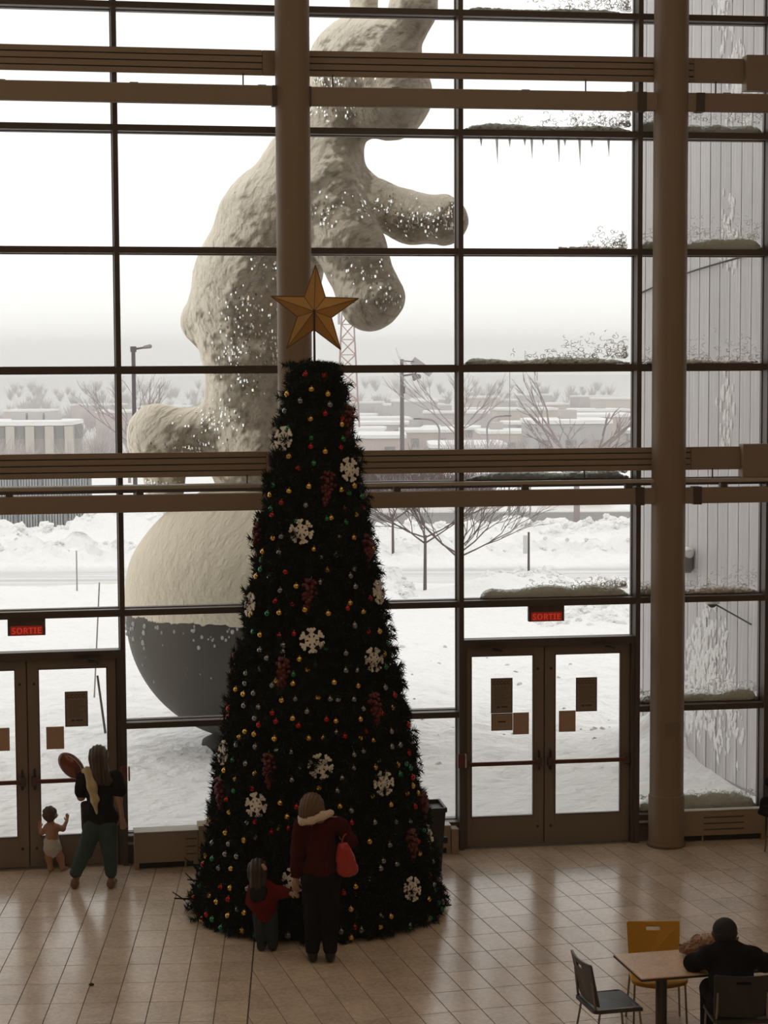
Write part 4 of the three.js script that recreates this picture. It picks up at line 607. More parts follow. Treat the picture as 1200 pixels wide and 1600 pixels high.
// ---------------------------------------------------------------- outside: snowy ground down to the valley
const bump = (x, c, w) => Math.exp(-((x - c) ** 2) / (w * w));
function ground(x, d) {                                 // height at x, d metres in front of the camera
  const near = smooth(d, 24, 27);
  let y = 0.1 + 0.1 * smooth(d, 26, 34) + 0.16 * fbm(x * 0.35, d * 0.3, 1.1, 3) * near;
  y += near * (0.05 * fbm(x * 1.7, d * 1.3, 4.2, 4) + (0.09 * Math.max(0, perlin.noise(x * 2.9, d * 2.3, 8.8)) - 0.1 * Math.max(0, perlin.noise(x * 3.4, d * 2.6, 3.1) - 0.15)) * (1 - smooth(d, 60, 75)));
  const rough = (s, o) => Math.abs(fbm(x * s, d * s, o, 4));
  y += (0.3 + 1.1 * rough(0.9, 2.2)) * bump(d, 42.5, 2.4) * smooth(x, 3.2, 4.6) * (1 - smooth(x, 8, 10));              // pile behind the right doors
  y += (0.15 + 1.6 * rough(0.8, 5.5)) * bump(d, 46, 3.0) * smooth(x, -1.6, -0.6) * (1 - smooth(x, 0.1, 0.9));          // pile behind the tree
  y += (0.35 + 0.7 * rough(1.3, 4.4)) * bump(x, 4.05, 0.7) * bump(d, 27.6, 1.0);
  y += 0.45 * bump(x, 2.6, 1.1) * bump(d, 45.5, 1.3) + 0.4 * bump(x, 3.9, 1.0) * bump(d, 46.5, 1.2) + 0.5 * bump(x, -11.2, 3) * bump(d, 43.5, 2);
  const road1 = smooth(d, 48.3, 49) * (1 - smooth(d, 52.0, 52.6)), road2 = smooth(d, 65.5, 67) * (1 - smooth(d, 74, 75));
  const bankA = bump(d, 55, 1.7) * (0.05 + 1.6 * rough(0.55, 7.1) + 0.9 * rough(1.6, 4.1)), bankB = bump(d, 62, 2.2) * (0.0 + 0.8 * rough(0.42, 3.3) + 1.0 * rough(1.3, 8.3) + 0.4 * (1 - smooth(x, -6, -3)) * smooth(x, -11, -9.2)) + bump(d, 60.5, 3) * 0.25 * (1 - smooth(x, -7, -3)) * smooth(x, -11, -9);
  y += bankA + bankB + 0.8 * bump(d, 77, 2) * (0.4 + rough(0.3, 1.9));
  y = lerp(y, 0.12 + 0.012 * perlin.noise(x * 0.4, d * 2.5, 2), road1); y = lerp(y, 0.02, road2);
  const fall = smooth(d, 88, 240), rise = smooth(d, 540, 860);
  y += -8.4 * fall + 9.5 * rise + (1.2 * perlin.noise(x * 0.02, d * 0.02, 5) + 0.4 * perlin.noise(x * 0.1, d * 0.1, 3)) * smooth(d, 90, 150);
  return y;
}
const onSnow = (x, d, lift = 0) => V(x, ground(x, d) + lift, -d);
{
  const P = [], U = [], Cc = [], I = [], nu = 250, ds = [];
  for (let d = 22.2; d < 850; d += d < 30 ? 0.14 : d < 80 ? 0.17 : 0.012 * d) ds.push(d);
  for (const d of ds) for (let i = 0; i <= nu; i++) {
    const half = 9 + 0.3 * d, x = (i / nu * 2 - 1) * half;
    let dd = d; const wallD = 22.108 + (x + 1.1) * (x < -1.1 ? 0.1797 : 0.1443) + 0.12; if (d < 27) dd = lerp(Math.max(wallD, 21), 27, (d - 22.2) / 4.8);
    const y = ground(x, dd); P.push(x, y, -dd); U.push(x * 0.5, dd * 0.5);
    // matter on the snow: wheel-worn slush on the roads, brown grass edge by the far road
    const r1 = smooth(dd, 48.4, 49) * (1 - smooth(dd, 52, 52.6)) * (0.35 + 0.65 * clamp(Math.abs(perlin.noise(x * 0.05, dd * 2.2, 3)) * 2.2, 0, 1)), r2 = smooth(dd, 66, 67.2) * (1 - smooth(dd, 73.6, 74.4)), edge = bump(dd, 74.8, 0.7) * clamp(0.6 + 1.6 * perlin.noise(x * 0.6, dd, 2), 0, 1);
    const dirt = clamp(fbm(x * 0.5, dd * 0.6, 9.2, 4) * 2.4 - 0.55, 0, 1) * bump(dd, 63.5, 2.4) * 0.5;
    const c = [0.83, 0.82, 0.815]; const mixTo = (q, k) => { for (let n = 0; n < 3; n++) c[n] = lerp(c[n], q[n], k); };
    mixTo([0.52, 0.52, 0.515], r1); mixTo([0.2, 0.185, 0.18], r2 * 0.95); mixTo([0.4, 0.32, 0.26], edge * 0.7); mixTo([0.55, 0.43, 0.36], dirt); Cc.push(...c);
  }
  const w = nu + 1; for (let j = 0; j < ds.length - 1; j++) for (let i = 0; i < nu; i++) { const a = j * w + i; I.push(a, a + 1, a + w, a + 1, a + w + 1, a + w); }
  const g = new THREE.BufferGeometry(); g.setAttribute('position', new THREE.Float32BufferAttribute(P, 3)); g.setAttribute('uv', new THREE.Float32BufferAttribute(U, 2)); g.setAttribute('color', new THREE.Float32BufferAttribute(Cc, 3)); g.setIndex(I); g.computeVertexNormals();
  const o = shade(new THREE.Mesh(g, new THREE.MeshStandardMaterial({ color: lin(1, 1, 1), vertexColors: true, roughness: 0.92, bumpMap: lumpTex, bumpScale: 0.05 }))); o.name = 'ground_snow'; o.userData.kind = 'structure'; scene.add(o);
}

// clods thrown up by the plough along the banks and piles
{
  const R = rng(64), g = new THREE.IcosahedronGeometry(1, 2), p = g.attributes.position; for (let i = 0; i < p.count; i++) { const k = 0.8 + 0.55 * perlin.noise(p.getX(i) * 1.7 + 3, p.getY(i) * 1.7, p.getZ(i) * 1.7); p.setXYZ(i, p.getX(i) * k, p.getY(i) * k * 0.75, p.getZ(i) * k); } g.computeVertexNormals();
  const zones = [[-9.5, 9, 60.5, 64, 360, 0.34], [-14, -9.5, 60.5, 63, 70, 0.26], [-14, 9, 53.8, 56.3, 200, 0.2], [3.3, 6.6, 39.5, 43.6, 190, 0.26], [-1.4, 0.7, 43.6, 48, 170, 0.24], [-12.5, -9.5, 42.5, 44.5, 40, 0.3], [2.4, 4.4, 45, 47.2, 50, 0.22], [4.0, 4.5, 26.6, 28.4, 26, 0.16], [-4.2, 3.6, 26, 40, 120, 0.07]], N = zones.reduce((s, z) => s + z[4], 0), o = shade(new THREE.InstancedMesh(g, M.snow, N)), m4 = new THREE.Matrix4(), q = new THREE.Quaternion(); let n = 0;
  for (const [x0, x1, d0, d1, cnt, s] of zones) for (let i = 0; i < cnt; i++) { const x = lerp(x0, x1, R()), d = lerp(d0, d1, (R() + R()) / 2), k = s * (0.3 + R() * R() * 1.1); q.setFromEuler(new THREE.Euler(R() * 0.5, R() * 6.28, R() * 0.5)); o.setMatrixAt(n++, m4.compose(onSnow(x, d, -k * 0.15), q, V(k, k, k))); }
  o.name = numbered('snow_clods'); tag(o, 'lumps of ploughed snow along the banks and piles outside', 'snow').userData.kind = 'stuff'; scene.add(o);
}

// ---------------------------------------------------------------- the sculpture: a big figure on a ball
{
  const O = V(-1.973, 2.03, -28.3), S = 105.5, SY = 107.1;
  const px = (x, y) => [(x - 393) / S + (960 - y) * 0.0000945, (960 - y) / SY];
  const T = (x, y, r, z, x2, y2, r2, z2 = z) => { const a = px(x, y), b = px(x2, y2); return [a[0], a[1], z, r / S, b[0], b[1], z2, r2 / S]; };
  const bones = [
    T(484, 265, 75, 0, 430, 352, 86, 0), T(430, 352, 86, 0, 400, 440, 92, 0), T(400, 440, 92, 0, 392, 490, 86, 0), T(392, 490, 86, 0, 402, 565, 75, 0), T(402, 565, 75, 0, 402, 640, 75, 0), T(402, 640, 75, 0, 402, 700, 78, 0), T(310, 498, 27, 0, 372, 468, 60, 0), T(520, 200, 50, 0.05, 500, 255, 64, 0),
    T(565, 113, 86, 0.1, 602, 152, 67, 0.35), T(627, 74, 24, 0.35, 640, 18, 31, 0.4), T(640, 18, 31, 0.4, 648, -50, 24, 0.4), T(562, 30, 22, -0.3, 567, -40, 24, -0.35),
    T(560, 308, 42, -0.1, 640, 340, 33, 0.3), T(640, 340, 33, 0.3, 686, 344, 38, 0.5), T(505, 305, 62, 0.45, 548, 390, 45, 0.75), T(548, 390, 45, 0.75, 579, 464, 50, 0.85),
    T(249, 676, 43, 0.1, 375, 673, 41, 0), T(240, 662, 31, 0.1, 244, 690, 30, 0.1), T(256, 700, 38, 0.1, 258, 758, 30, 0.1), T(402, 700, 70, 0, 402, 775, 54, 0)];
  const t = thing('sculpture', 'giant snow-crusted figure with ears and stubby arms balancing on the ball outside', 'sculpture', O.toArray());
  const f = boneField(bones, 0.24);
  const g = skin((x, y, z) => f(x, y, z) + 0.03 * perlin.noise(x * 2.2, y * 2.2, z * 2.2) - 0.035 * Math.abs(fbm(x * 5, y * 5, z * 5, 3)), [-2.2, 1.35, -1.5], [3.6, 10.4, 1.9], 0.05, 0.7);
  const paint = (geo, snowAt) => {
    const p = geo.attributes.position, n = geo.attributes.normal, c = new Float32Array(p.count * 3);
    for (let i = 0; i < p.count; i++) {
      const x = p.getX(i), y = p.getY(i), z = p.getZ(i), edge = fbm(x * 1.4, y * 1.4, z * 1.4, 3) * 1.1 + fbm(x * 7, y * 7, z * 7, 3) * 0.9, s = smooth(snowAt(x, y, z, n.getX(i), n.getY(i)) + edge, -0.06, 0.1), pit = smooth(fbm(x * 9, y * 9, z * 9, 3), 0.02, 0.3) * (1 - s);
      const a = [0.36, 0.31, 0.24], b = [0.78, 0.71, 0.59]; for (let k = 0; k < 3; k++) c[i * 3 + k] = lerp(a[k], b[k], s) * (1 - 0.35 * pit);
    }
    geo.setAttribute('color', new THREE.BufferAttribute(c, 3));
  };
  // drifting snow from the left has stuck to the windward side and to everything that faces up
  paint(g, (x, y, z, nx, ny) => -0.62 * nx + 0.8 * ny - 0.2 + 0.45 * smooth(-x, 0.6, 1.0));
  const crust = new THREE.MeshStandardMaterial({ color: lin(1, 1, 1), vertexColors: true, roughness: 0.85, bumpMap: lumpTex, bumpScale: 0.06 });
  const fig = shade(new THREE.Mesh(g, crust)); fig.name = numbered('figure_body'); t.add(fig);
  // bare mirror tiles that show through the snow crust in bands
  const R = rng(77), spots = [[590, 325, 0.9, 40, 18, 130], [640, 347, 0.9, 34, 14, 130], [690, 348, 0.9, 24, 16, 90], [500, 335, 1.6, 26, 26, 50], [575, 430, 1.5, 34, 26, 60], [600, 470, 1.5, 24, 14, 50], [385, 495, 1.6, 30, 34, 110], [420, 530, 1.6, 22, 44, 110], [370, 545, 1.6, 22, 20, 60], [335, 650, 1.4, 34, 22, 80], [300, 695, 1.4, 40, 14, 80], [520, 130, 1.4, 40, 14, 70], [560, 128, 1.4, 34, 10, 50], [520, 178, 1.4, 34, 14, 60], [420, 410, 1.6, 16, 24, 40], [385, 590, 1.6, 20, 20, 40], [250, 752, 1.2, 30, 8, 40]];
  const at = []; const ray = (x, y) => { for (let z = 2.2; z > -1; z -= 0.02) if (f(x, y, z) < -0.02) return z; return null; };
  for (const [cx, cy, , sx, sy, n] of spots) for (let i = 0; i < n; i++) { const gx = cx + (R() + R() + R() - 1.5) * sx * 1.3, gy = cy + (R() + R() + R() - 1.5) * sy * 1.3, [x, y] = px(gx, gy), z = ray(x, y); if (z !== null) at.push([x, y, z]); }
  const tileGeo = new THREE.BoxGeometry(0.018, 0.03, 0.006), tiles = shade(new THREE.InstancedMesh(tileGeo, mat(0.8, 0.8, 0.78, 0.12, 1), at.length)), m4 = new THREE.Matrix4(), q = new THREE.Quaternion();
  at.forEach(([x, y, z], i) => { const e = 0.03, n = V(f(x + e, y, z) - f(x - e, y, z), f(x, y + e, z) - f(x, y - e, z), f(x, y, z + e) - f(x, y, z - e)).normalize().add(V((R() - 0.5) * 0.9, (R() - 0.3) * 0.9, (R() - 0.5) * 0.9)).normalize(); q.setFromUnitVectors(V(0, 0, 1), n); tiles.setMatrixAt(i, m4.compose(V(x, y, z + 0.075), q, V(1, 1, 1).multiplyScalar(0.7 + R() * 0.8))); });
  tiles.name = numbered('mirror_tiles'); tiles.userData.kind = 'stuff'; t.add(tiles);

  // the ball under it, snow on its upper half
  const b = thing('ball_plinth', 'huge dark ball under the figure, its top half capped with snow', 'sculpture', [O.x, O.y, O.z]), r = 1.85;
  obj('ball', new THREE.SphereGeometry(r, 96, 64), mat(0.06, 0.051, 0.04, 0.6, 0, { bumpMap: fineTex, bumpScale: 0.004 }), b);
  const cap = skin((x, y, z) => { const l = Math.hypot(x, y, z), lip = 0.06 + 0.05 * fbm(x * 2.4, z * 2.4, 1.2, 4) + 0.03 * fbm(x * 9, z * 9, 3, 3), th = 0.01 + 0.1 * smooth(y, lip - 0.05, lip + 0.9) + 0.02 * fbm(x * 3, y * 3, z * 3, 3); return Math.max(l - (r + th), (lip - y) * 0.7, r - 0.08 - l); }, [-2.15, -0.3, -2.15], [2.15, 2.15, 2.15], 0.045, 1.7);
  cap.deleteAttribute('color'); obj('snow_cap', cap, mat(0.7, 0.63, 0.5, 0.9, 0, { bumpMap: lumpTex, bumpScale: 0.014 }), b);
  const sp = [], R2 = rng(8); for (let i = 0; i < 90; i++) { const a = R2() * 6.28, y = -0.9 + R2() * 0.95, rr = Math.sqrt(r * r - y * y); sp.push(new THREE.IcosahedronGeometry(0.01 + R2() * 0.014, 0).scale(1, 1.5, 0.6).translate(Math.cos(a) * rr, y, Math.sin(a) * rr)); }
  for (let i = 0; i < 160; i++) { const a = R2() * 6.28, y = 0.0 - R2() * R2() * 0.3, rr = Math.sqrt(r * r - y * y); sp.push(new THREE.IcosahedronGeometry(0.012 + R2() * 0.028, 0).scale(1, 1.2, 0.6).translate(Math.cos(a) * rr, y, Math.sin(a) * rr)); }
  const s = obj('snow_specks', sp, M.snow, b); s.userData.kind = 'stuff';
  obj('painted_shadow_disc', new THREE.LatheGeometry([[0.001, 0.12], [0.55, 0.12], [0.75, 0.02], [0.8, -0.2], [0.001, -0.2]].map((p) => new THREE.Vector2(...p)).reverse(), 40).translate(0, -1.9, 0), mat(0.03, 0.027, 0.024, 0.9), b);  // near-black disc that paints the shadow beneath the ball
}

// ---------------------------------------------------------------- the wing of the building on the right, clad in upright metal panels
{
  const w = struct('wall_outer_wing'), a = V(4.84, 0, -24.55), dir = V(-0.2425, 0, -0.9701), len = 4.32, n = 13, pw = len / n, R = rng(3);
  w.position.copy(a).addScaledVector(dir, len); w.rotation.y = Math.atan2(dir.z, -dir.x);     // local x runs back towards the glass, +z side faces left
  const frost = noiseTexture(512, (u, v) => { const k = smooth(grain(u, v, 10, 3, 5), 0.22, 0.34), m = [0.88, 0.865, 0.865]; const stain = 0.05 * grain(u, v, 20, 8, 3); return m.map((c) => lerp(c + stain, 0.97, k * 0.75)); }, true);
  const tone = [0.98, 1, 0.95, 1.03].map((k) => new THREE.MeshStandardMaterial({ color: lin(0.78 * k, 0.775 * k, 0.785 * k), map: frost, roughness: 0.5, metalness: 0, bumpMap: fineTex, bumpScale: 0.003 }));
  obj('backing', span(-0.05, len + 0.4, -0.3, 14, -0.3, -0.02), M.dark, w);
  for (let i = 0; i < n + 1; i++) obj('siding_panel', rspan(i * pw + 0.008, (i + 1) * pw - 0.008, -0.3, 14, -0.03, 0.012 + R() * 0.006, 0.006), tone[Math.floor(R() * 4)], w);
  obj('corner_trim', rspan(-0.09, 0, -0.3, 14, -0.3, 0.035, 0.01), mat(0.7, 0.69, 0.67, 0.5), w);
  obj('base_flashing', span(0, len + 0.3, -0.3, 0.12, 0.0, 0.035), mat(0.35, 0.34, 0.33, 0.6), w);
  // snow plastered on the lower panels
  const blobs = []; for (let i = 0; i < 620; i++) { const u = 0.4 + (R() + R()) * 1.5, top = 0.3 + 1.5 * Math.exp(-(((u - 1.5) / 0.9) ** 2)) * R() + R() * 0.9; blobs.push(new THREE.IcosahedronGeometry(0.02 + R() * 0.035, 0).scale(1, 1.9, 0.4).rotateZ((R() - 0.5) * 0.9).translate(len - u, top, 0.018)); }
  for (const [u0, y0, n2] of [[1.0, 7.4, 70], [1.1, 5.1, 40], [0.9, 9.4, 60], [1.3, 10.4, 60], [0.5, 9.2, 40]]) for (let i = 0; i < n2; i++) blobs.push(new THREE.IcosahedronGeometry(0.02 + R() * 0.03, 0).scale(1, 2.2, 0.4).translate(len - u0 + (R() + R() - 1) * 0.35, y0 + (R() + R() - 1) * 0.6, 0.018));
  const pl = obj('plastered_snow', blobs, mat(0.92, 0.91, 0.91, 0.9), w); pl.userData.kind = 'stuff';
  const at = (u, y, z) => V(len - u, y, z).applyAxisAngle(V(0, 1, 0), w.rotation.y).add(w.position);
  const lp = at(2.25, 2.93, 0.03), l = thing('wall_lamp', 'grey box wall lamp with snow on top, on the metal siding', 'lamp', lp.toArray(), w.rotation.y);
  obj('lamp_housing', [rbox(0.32, 0.22, 0.26, 0.03, 0, 0, 0.13)], mat(0.2, 0.19, 0.18, 0.5, 0.3), l);
  obj('lens', rbox(0.28, 0.03, 0.22, 0.01, 0, -0.118, 0.13), mat(0.35, 0.34, 0.32, 0.3), l);
  obj('snow_top', flesh([[-0.12, 0.15, 0.06, 0.07, 0.12, 0.15, 0.06, 0.08], [-0.1, 0.12, 0.2, 0.06, 0.12, 0.11, 0.2, 0.06]], 0.06, 0.014), M.snow, l);
  const cp = at(0.95, 2.5, 0.03), c = thing('security_camera', 'white dome security camera hanging from an arm on the metal siding', 'camera', cp.toArray(), w.rotation.y);
  obj('dome_cover', new THREE.SphereGeometry(0.1, 20, 10, 0, 6.3, 0, 1.6).scale(1, 0.7, 1).translate(0, 0.02, 0.22), mat(0.62, 0.6, 0.55, 0.5), c);
  obj('dark_dome', new THREE.SphereGeometry(0.062, 16, 10, 0, 6.3, 1.57, 1.6).translate(0, 0.022, 0.22), M.dark, c);
  obj('arm', rod(V(0, 0.05, 0.2), V(-0.02, 0.06, 0), 0.02), mat(0.5, 0.48, 0.45, 0.5), c);
  obj('conduit', tube([V(0.06, 0.0, 0.18), V(0.3, -0.06, 0.12), V(0.85, -0.16, 0.05)], 0.012, 16, 6), M.dark, c);
  const cable = obj('cable', tube([at(4.3, 6.73, 0.03), at(2.4, 6.95, 0.06), at(0.4, 7.1, 0.03)], 0.012, 20, 6), M.dark); tag(cable, 'thin dark cable slanting across the metal siding', 'cable');
}

// ---------------------------------------------------------------- snow lying on the outer ledges of the glass, and icicles
function ledgeSnow(side, s0, s1, y, h, where, seed, old = true, frost = 0.3) {
  const R = rng(seed), n = 46, prof = (k) => h * (0.35 + 0.75 * Math.max(0, 0.5 + 1.1 * fbm(k * 3.1 + seed, seed * 0.37, 1.3, 3))) * Math.min(1, k * 16, (1 - k) * 10);
  const g = flesh([...Array(n).keys()].map((i) => { const k = (i + 0.5) / n, r = Math.max(0.012, prof(k) * 0.62), s = lerp(s0, s1, k); return [s, y + r * 0.55, -0.085, r, s + (s1 - s0) / n, y + r * 0.55, -0.085, r]; }), 0.02, 0.014, (x, yy, z) => 0.014 * perlin.noise(x * 22, yy * 22, z * 22) + 0.012 * perlin.noise(x * 55, yy * 55, z * 55) + Math.max(0, y - 0.004 - yy) * 3 + Math.max(0, z + 0.032) * 4);
  const t = thing('ledge_snow', `snow ridge lying outside on the window ledge ${where}`, 'snow', [BEND.x, 0, BEND.z], TURN[side]);
  obj('snow_ridge', g, old ? M.oldSnow : M.snow, t);
  if (frost > 0) {
    const bl = []; const cnt = Math.round(170 * (s1 - s0) / 2 + 40);
    for (let i = 0; i < cnt; i++) { const k = side === 'R' && s1 < 4.2 ? 1 - R() * R() * 0.75 : R(), up = h * 0.8 + R() * R() * frost * (1.2 - Math.abs(k - 0.75)); bl.push(new THREE.TorusGeometry(0.008 + R() * 0.018, 0.0028, 4, 8, 2 + R() * 3).rotateZ(R() * 6.3).scale(1 + R() * 0.6, 1, 0.6).translate(lerp(s0, s1, clamp(k, 0.02, 0.98)), y + up, -0.038)); }
    const f = obj('frost_flakes', bl, new THREE.MeshPhysicalMaterial({ color: lin(0.9, 0.9, 0.88), roughness: 0.95, transmission: 0.6, thickness: 0 }), t); f.userData.kind = 'stuff';
  }
}
const lev = (j) => rows[j] + 0.047;
ledgeSnow('R', 2.08, 4.06, lev(7), 0.07, 'at the very top, second bay from the round column', 1, true, 0.4);
ledgeSnow('R', 2.05, 4.06, lev(6), 0.09, 'just under the upper beam, with icicles below it', 2, true, 0.22);
ledgeSnow('R', 3.2, 4.0, lev(5), 0.025, 'as a thin lacy line level with the figure’s lower arm', 3, false, 0.22);
ledgeSnow('R', 2.05, 4.04, lev(4), 0.09, 'level with the star, beside the figure’s hanging arm', 4, true, 0.3);
ledgeSnow('R', 2.06, 4.04, lev(3), 0.1, 'between convector and lower beam', 5, true, 0.1);
ledgeSnow('R', 2.25, 4.04, lev(2), 0.13, 'above the right exit sign', 6, true, 0.12);
ledgeSnow('R', 4.18, 5.66, lev(6), 0.16, 'under the upper beam right of the round column', 7, true, 0.3);
ledgeSnow('R', 4.18, 5.66, lev(5), 0.15, 'in the tall pane with dark streaked siding', 8, true, 0.35);
ledgeSnow('R', 4.18, 5.66, lev(4), 0.05, 'right of the round column above the middle convector', 9, false, 0.35);
ledgeSnow('R', 4.18, 5.66, lev(2), 0.1, 'below the wall lamp', 10, false, 0.25);
ledgeSnow('R', 4.18, 5.66, lev(1), 0.14, 'above the lowest pane by the round column', 11, true, 0.2);
ledgeSnow('R', 4.18, 5.66, lev(0) - 0.01, 0.2, 'at the foot of the pane above the right heater', 12, true, 0.1);
{
  const R = rng(41), ice = new THREE.MeshPhysicalMaterial({ color: lin(0.8, 0.83, 0.83), roughness: 0.25, transmission: 0.5, thickness: 0.02 });
  let nth = 0; for (const [s, l] of [[2.28, 0.1], [2.47, 0.3], [2.62, 0.1], [2.8, 0.08], [2.88, 0.24], [3.02, 0.08], [3.2, 0.28], [3.28, 0.08], [3.46, 0.32], [3.6, 0.1], [3.8, 0.2], [4.4, 0.12]]) {
    const p = onWall('R', s, rows[6] - 0.045, -0.1), g = new THREE.ConeGeometry(0.016, l, 8, 3).rotateX(Math.PI).translate((R() - 0.5) * 0.01, -l / 2, 0);
    const o = obj('icicle', g, ice); o.position.copy(p); o.rotation.z = 0.03; tag(o, `${ORDINAL[nth++] || 'first '}icicle from the left, hanging outside under the upper beam`, 'icicle', 'icicles under the upper beam');
  }
}

// ---------------------------------------------------------------- bare trees, posts, lamps, fence
const barkM = mat(0.11, 0.085, 0.085, 0.9), barkPale = mat(0.3, 0.25, 0.245, 0.9);
function bareTree(label, x, d, h, trunkH, r, spread, seed, m, group, depth = 4) {
  const R = rng(seed), p = onSnow(x, d, -0.15), t = thing('bare_tree', label, 'tree', p.toArray(), 0, group), tr = [], br = [], sn = [];
  const top = V((R() - 0.5) * 0.1, trunkH + 0.15, 0); tr.push(rod(V(0, 0, 0), top, r, r * 0.75, 9));
  const grow = (a, dir, len, rad, lvl) => {
    const mid = a.clone().addScaledVector(dir, len * 0.5).add(V((R() - 0.5) * len * 0.12, len * 0.02, (R() - 0.5) * len * 0.12)), b = a.clone().addScaledVector(dir, len).add(V((R() - 0.5) * len * 0.2, len * 0.07, (R() - 0.5) * len * 0.2));
    br.push(rod(a, mid, rad, rad * 0.8, lvl > 2 ? 6 : 4), rod(mid, b, rad * 0.8, rad * 0.6, lvl > 2 ? 6 : 4));
    if (lvl <= 1 && R() < 0.5) sn.push(rod(mid.clone().add(V(0, rad, 0)), b.clone().add(V(0, rad, 0)), rad * 0.9, rad * 0.6, 4));
    if (lvl === 0) return;
    const n = lvl > 2 ? 3 : 3; for (let i = 0; i < n; i++) { const q = a.clone().lerp(b, 0.45 + 0.55 * (i + 1) / n), nd = dir.clone().add(V((R() - 0.5) * spread, (R() - 0.3) * 0.7, (R() - 0.5) * spread)).normalize(); grow(q, nd, len * (0.55 + R() * 0.25), rad * 0.6, lvl - 1); }
  };
  const n0 = 6; for (let i = 0; i < n0; i++) { const a = i / n0 * 6.28 + R(), out = spread * (0.7 + R() * 0.5); grow(V(0, trunkH * (0.86 + 0.2 * R() * (i % 2)), 0).lerp(top, 0.4), V(Math.cos(a) * out, 0.25 + R() * 0.6, Math.sin(a) * out).normalize(), (h - trunkH) * (0.42 + R() * 0.16), r * 0.5, depth - 1); }
  obj('trunk', tr, m, t); obj('branches', br, m, t); if (sn.length) { const s = obj('branch_snow', sn, M.snow, t); s.userData.kind = 'stuff'; }
}
bareTree('small bare street tree nearest the decorated tree, slim dark trunk', 0.25, 54, 2.7, 1.15, 0.042, 0.95, 21, barkM, undefined, 5);
bareTree('bare street tree with the longest clear trunk, centre of three', 0.99, 46.6, 2.9, 1.35, 0.045, 0.95, 22, barkM, undefined, 5);
bareTree('bare snow-dusted tree half hidden behind the window post', 1.73, 44.5, 3.1, 1.05, 0.045, 1.0, 23, barkM, undefined, 5);
bareTree('large bare tree with thick trunk beyond the road, crown above the beam', 6.75, 67, 5.4, 2.2, 0.12, 0.9, 24, barkPale);
bareTree('thin bare tree standing left of the large one beyond the road', 3.6, 95, 6.2, 2.4, 0.07, 0.6, 25, barkPale);
bareTree('bare tree beyond the road seen above the ball, at the left', -12.2, 92, 5.6, 2.2, 0.08, 1.0, 26, barkPale);
bareTree('leafless shrub on the far bank at the far left', -13.2, 61, 1.9, 0.3, 0.03, 1.3, 27, barkPale, undefined, 3);

function post(name, label, cat, x, d, h, r, m, group) { const p = onSnow(x, d, -0.2), t = thing(name, label, cat, p.toArray(), 0, group); obj('shaft', rod(V(0, 0, 0), V(0, h + 0.2, 0), r, r * 0.85, 8), m, t); return t; }
const poleM = mat(0.07, 0.05, 0.055, 0.6), greyM = mat(0.3, 0.28, 0.27, 0.7);
post('marker_stake', 'thin tall snow stake standing in the road edge at far left', 'stake', -7.6, 47.2, 1.0, 0.02, greyM);
{ const t = post('marker_stake', 'thin leaning snow stake near the left doors, before the ball', 'stake', -4.86, 31.7, 1.95, 0.014, greyM); t.rotation.z = -0.06; }
{ const t = post('sign_post', 'short post with a narrow pale panel, above the right exit sign', 'post', 3.5, 46.3, 0.95, 0.03, poleM); obj('panel', rbox(0.1, 0.45, 0.02, 0.01, -0.085, 0.85, 0), mat(0.6, 0.6, 0.58, 0.6), t); }
{ const t = post('marker_stake', 'short dark leaning stick right of the woman’s head, in the snow', 'stake', -4.28, 29.2, 0.9, 0.02, poleM); t.rotation.z = 0.12; }
post('fence_post', 'slim post left of two others on the far bank', 'post', 4.15, 63.5, 1.5, 0.04, greyM, 'posts on the far bank');
post('fence_post', 'thickest of three posts on the far bank', 'post', 4.47, 63.5, 2.0, 0.055, greyM, 'posts on the far bank');
post('fence_post', 'thin post right of two others on the far bank', 'post', 4.85, 63.5, 1.4, 0.03, greyM, 'posts on the far bank');
{
  const t = post('street_lamp', 'dark street lamp with one arm, left of the sculpture', 'lamp', -8.95, 69, 6.4, 0.085, poleM);
  obj('arm', [rod(V(0, 6.5, 0), V(0.42, 6.56, 0), 0.04, 0.035)], poleM, t); obj('lamp_head', flesh([[0.4, 6.57, 0, 0.06, 0.6, 6.6, 0, 0.075]], 0.03, 0.016), mat(0.2, 0.18, 0.18, 0.5), t); obj('collar', rod(V(0, 6.4, 0), V(0, 6.6, 0), 0.11), poleM, t);
}
{
  const p = V(1.06, ground(1.06, 110) - 0.2, -110), t = thing('street_lamp', 'street lamp with slanted solar panel, right of the star', 'lamp', p.toArray()), H = 6.05 - p.y;
  obj('shaft', rod(V(0, 0, 0), V(0, H, 0), 0.14, 0.1, 8), mat(0.1, 0.08, 0.085, 0.6), t);
  obj('solar_panel', rbox(1.35, 0.05, 0.9, 0.02).rotateX(-0.5).rotateZ(-0.62).translate(1.15, H - 0.45, 0), mat(0.32, 0.31, 0.31, 0.4), t);
  obj('arm', [rod(V(0, H - 0.95, 0), V(0.75, H - 0.85, 0), 0.05), rod(V(0, H - 0.1, 0), V(0.9, H - 0.15, 0), 0.035), rod(V(0.75, H - 0.85, 0), V(1.0, H - 0.5, 0), 0.04)], poleM, t);
  obj('lamp_head', flesh([[0.7, H - 0.98, 0, 0.13, 0.95, H - 1.0, 0, 0.15], [0.7, H - 1.15, 0, 0.1, 0.75, H - 1.1, 0, 0.1]], 0.05, 0.03), mat(0.14, 0.12, 0.12, 0.5), t);
  obj('control_box', rbox(0.2, 0.4, 0.2, 0.03, 0.08, H - 1.75, 0), poleM, t);
}
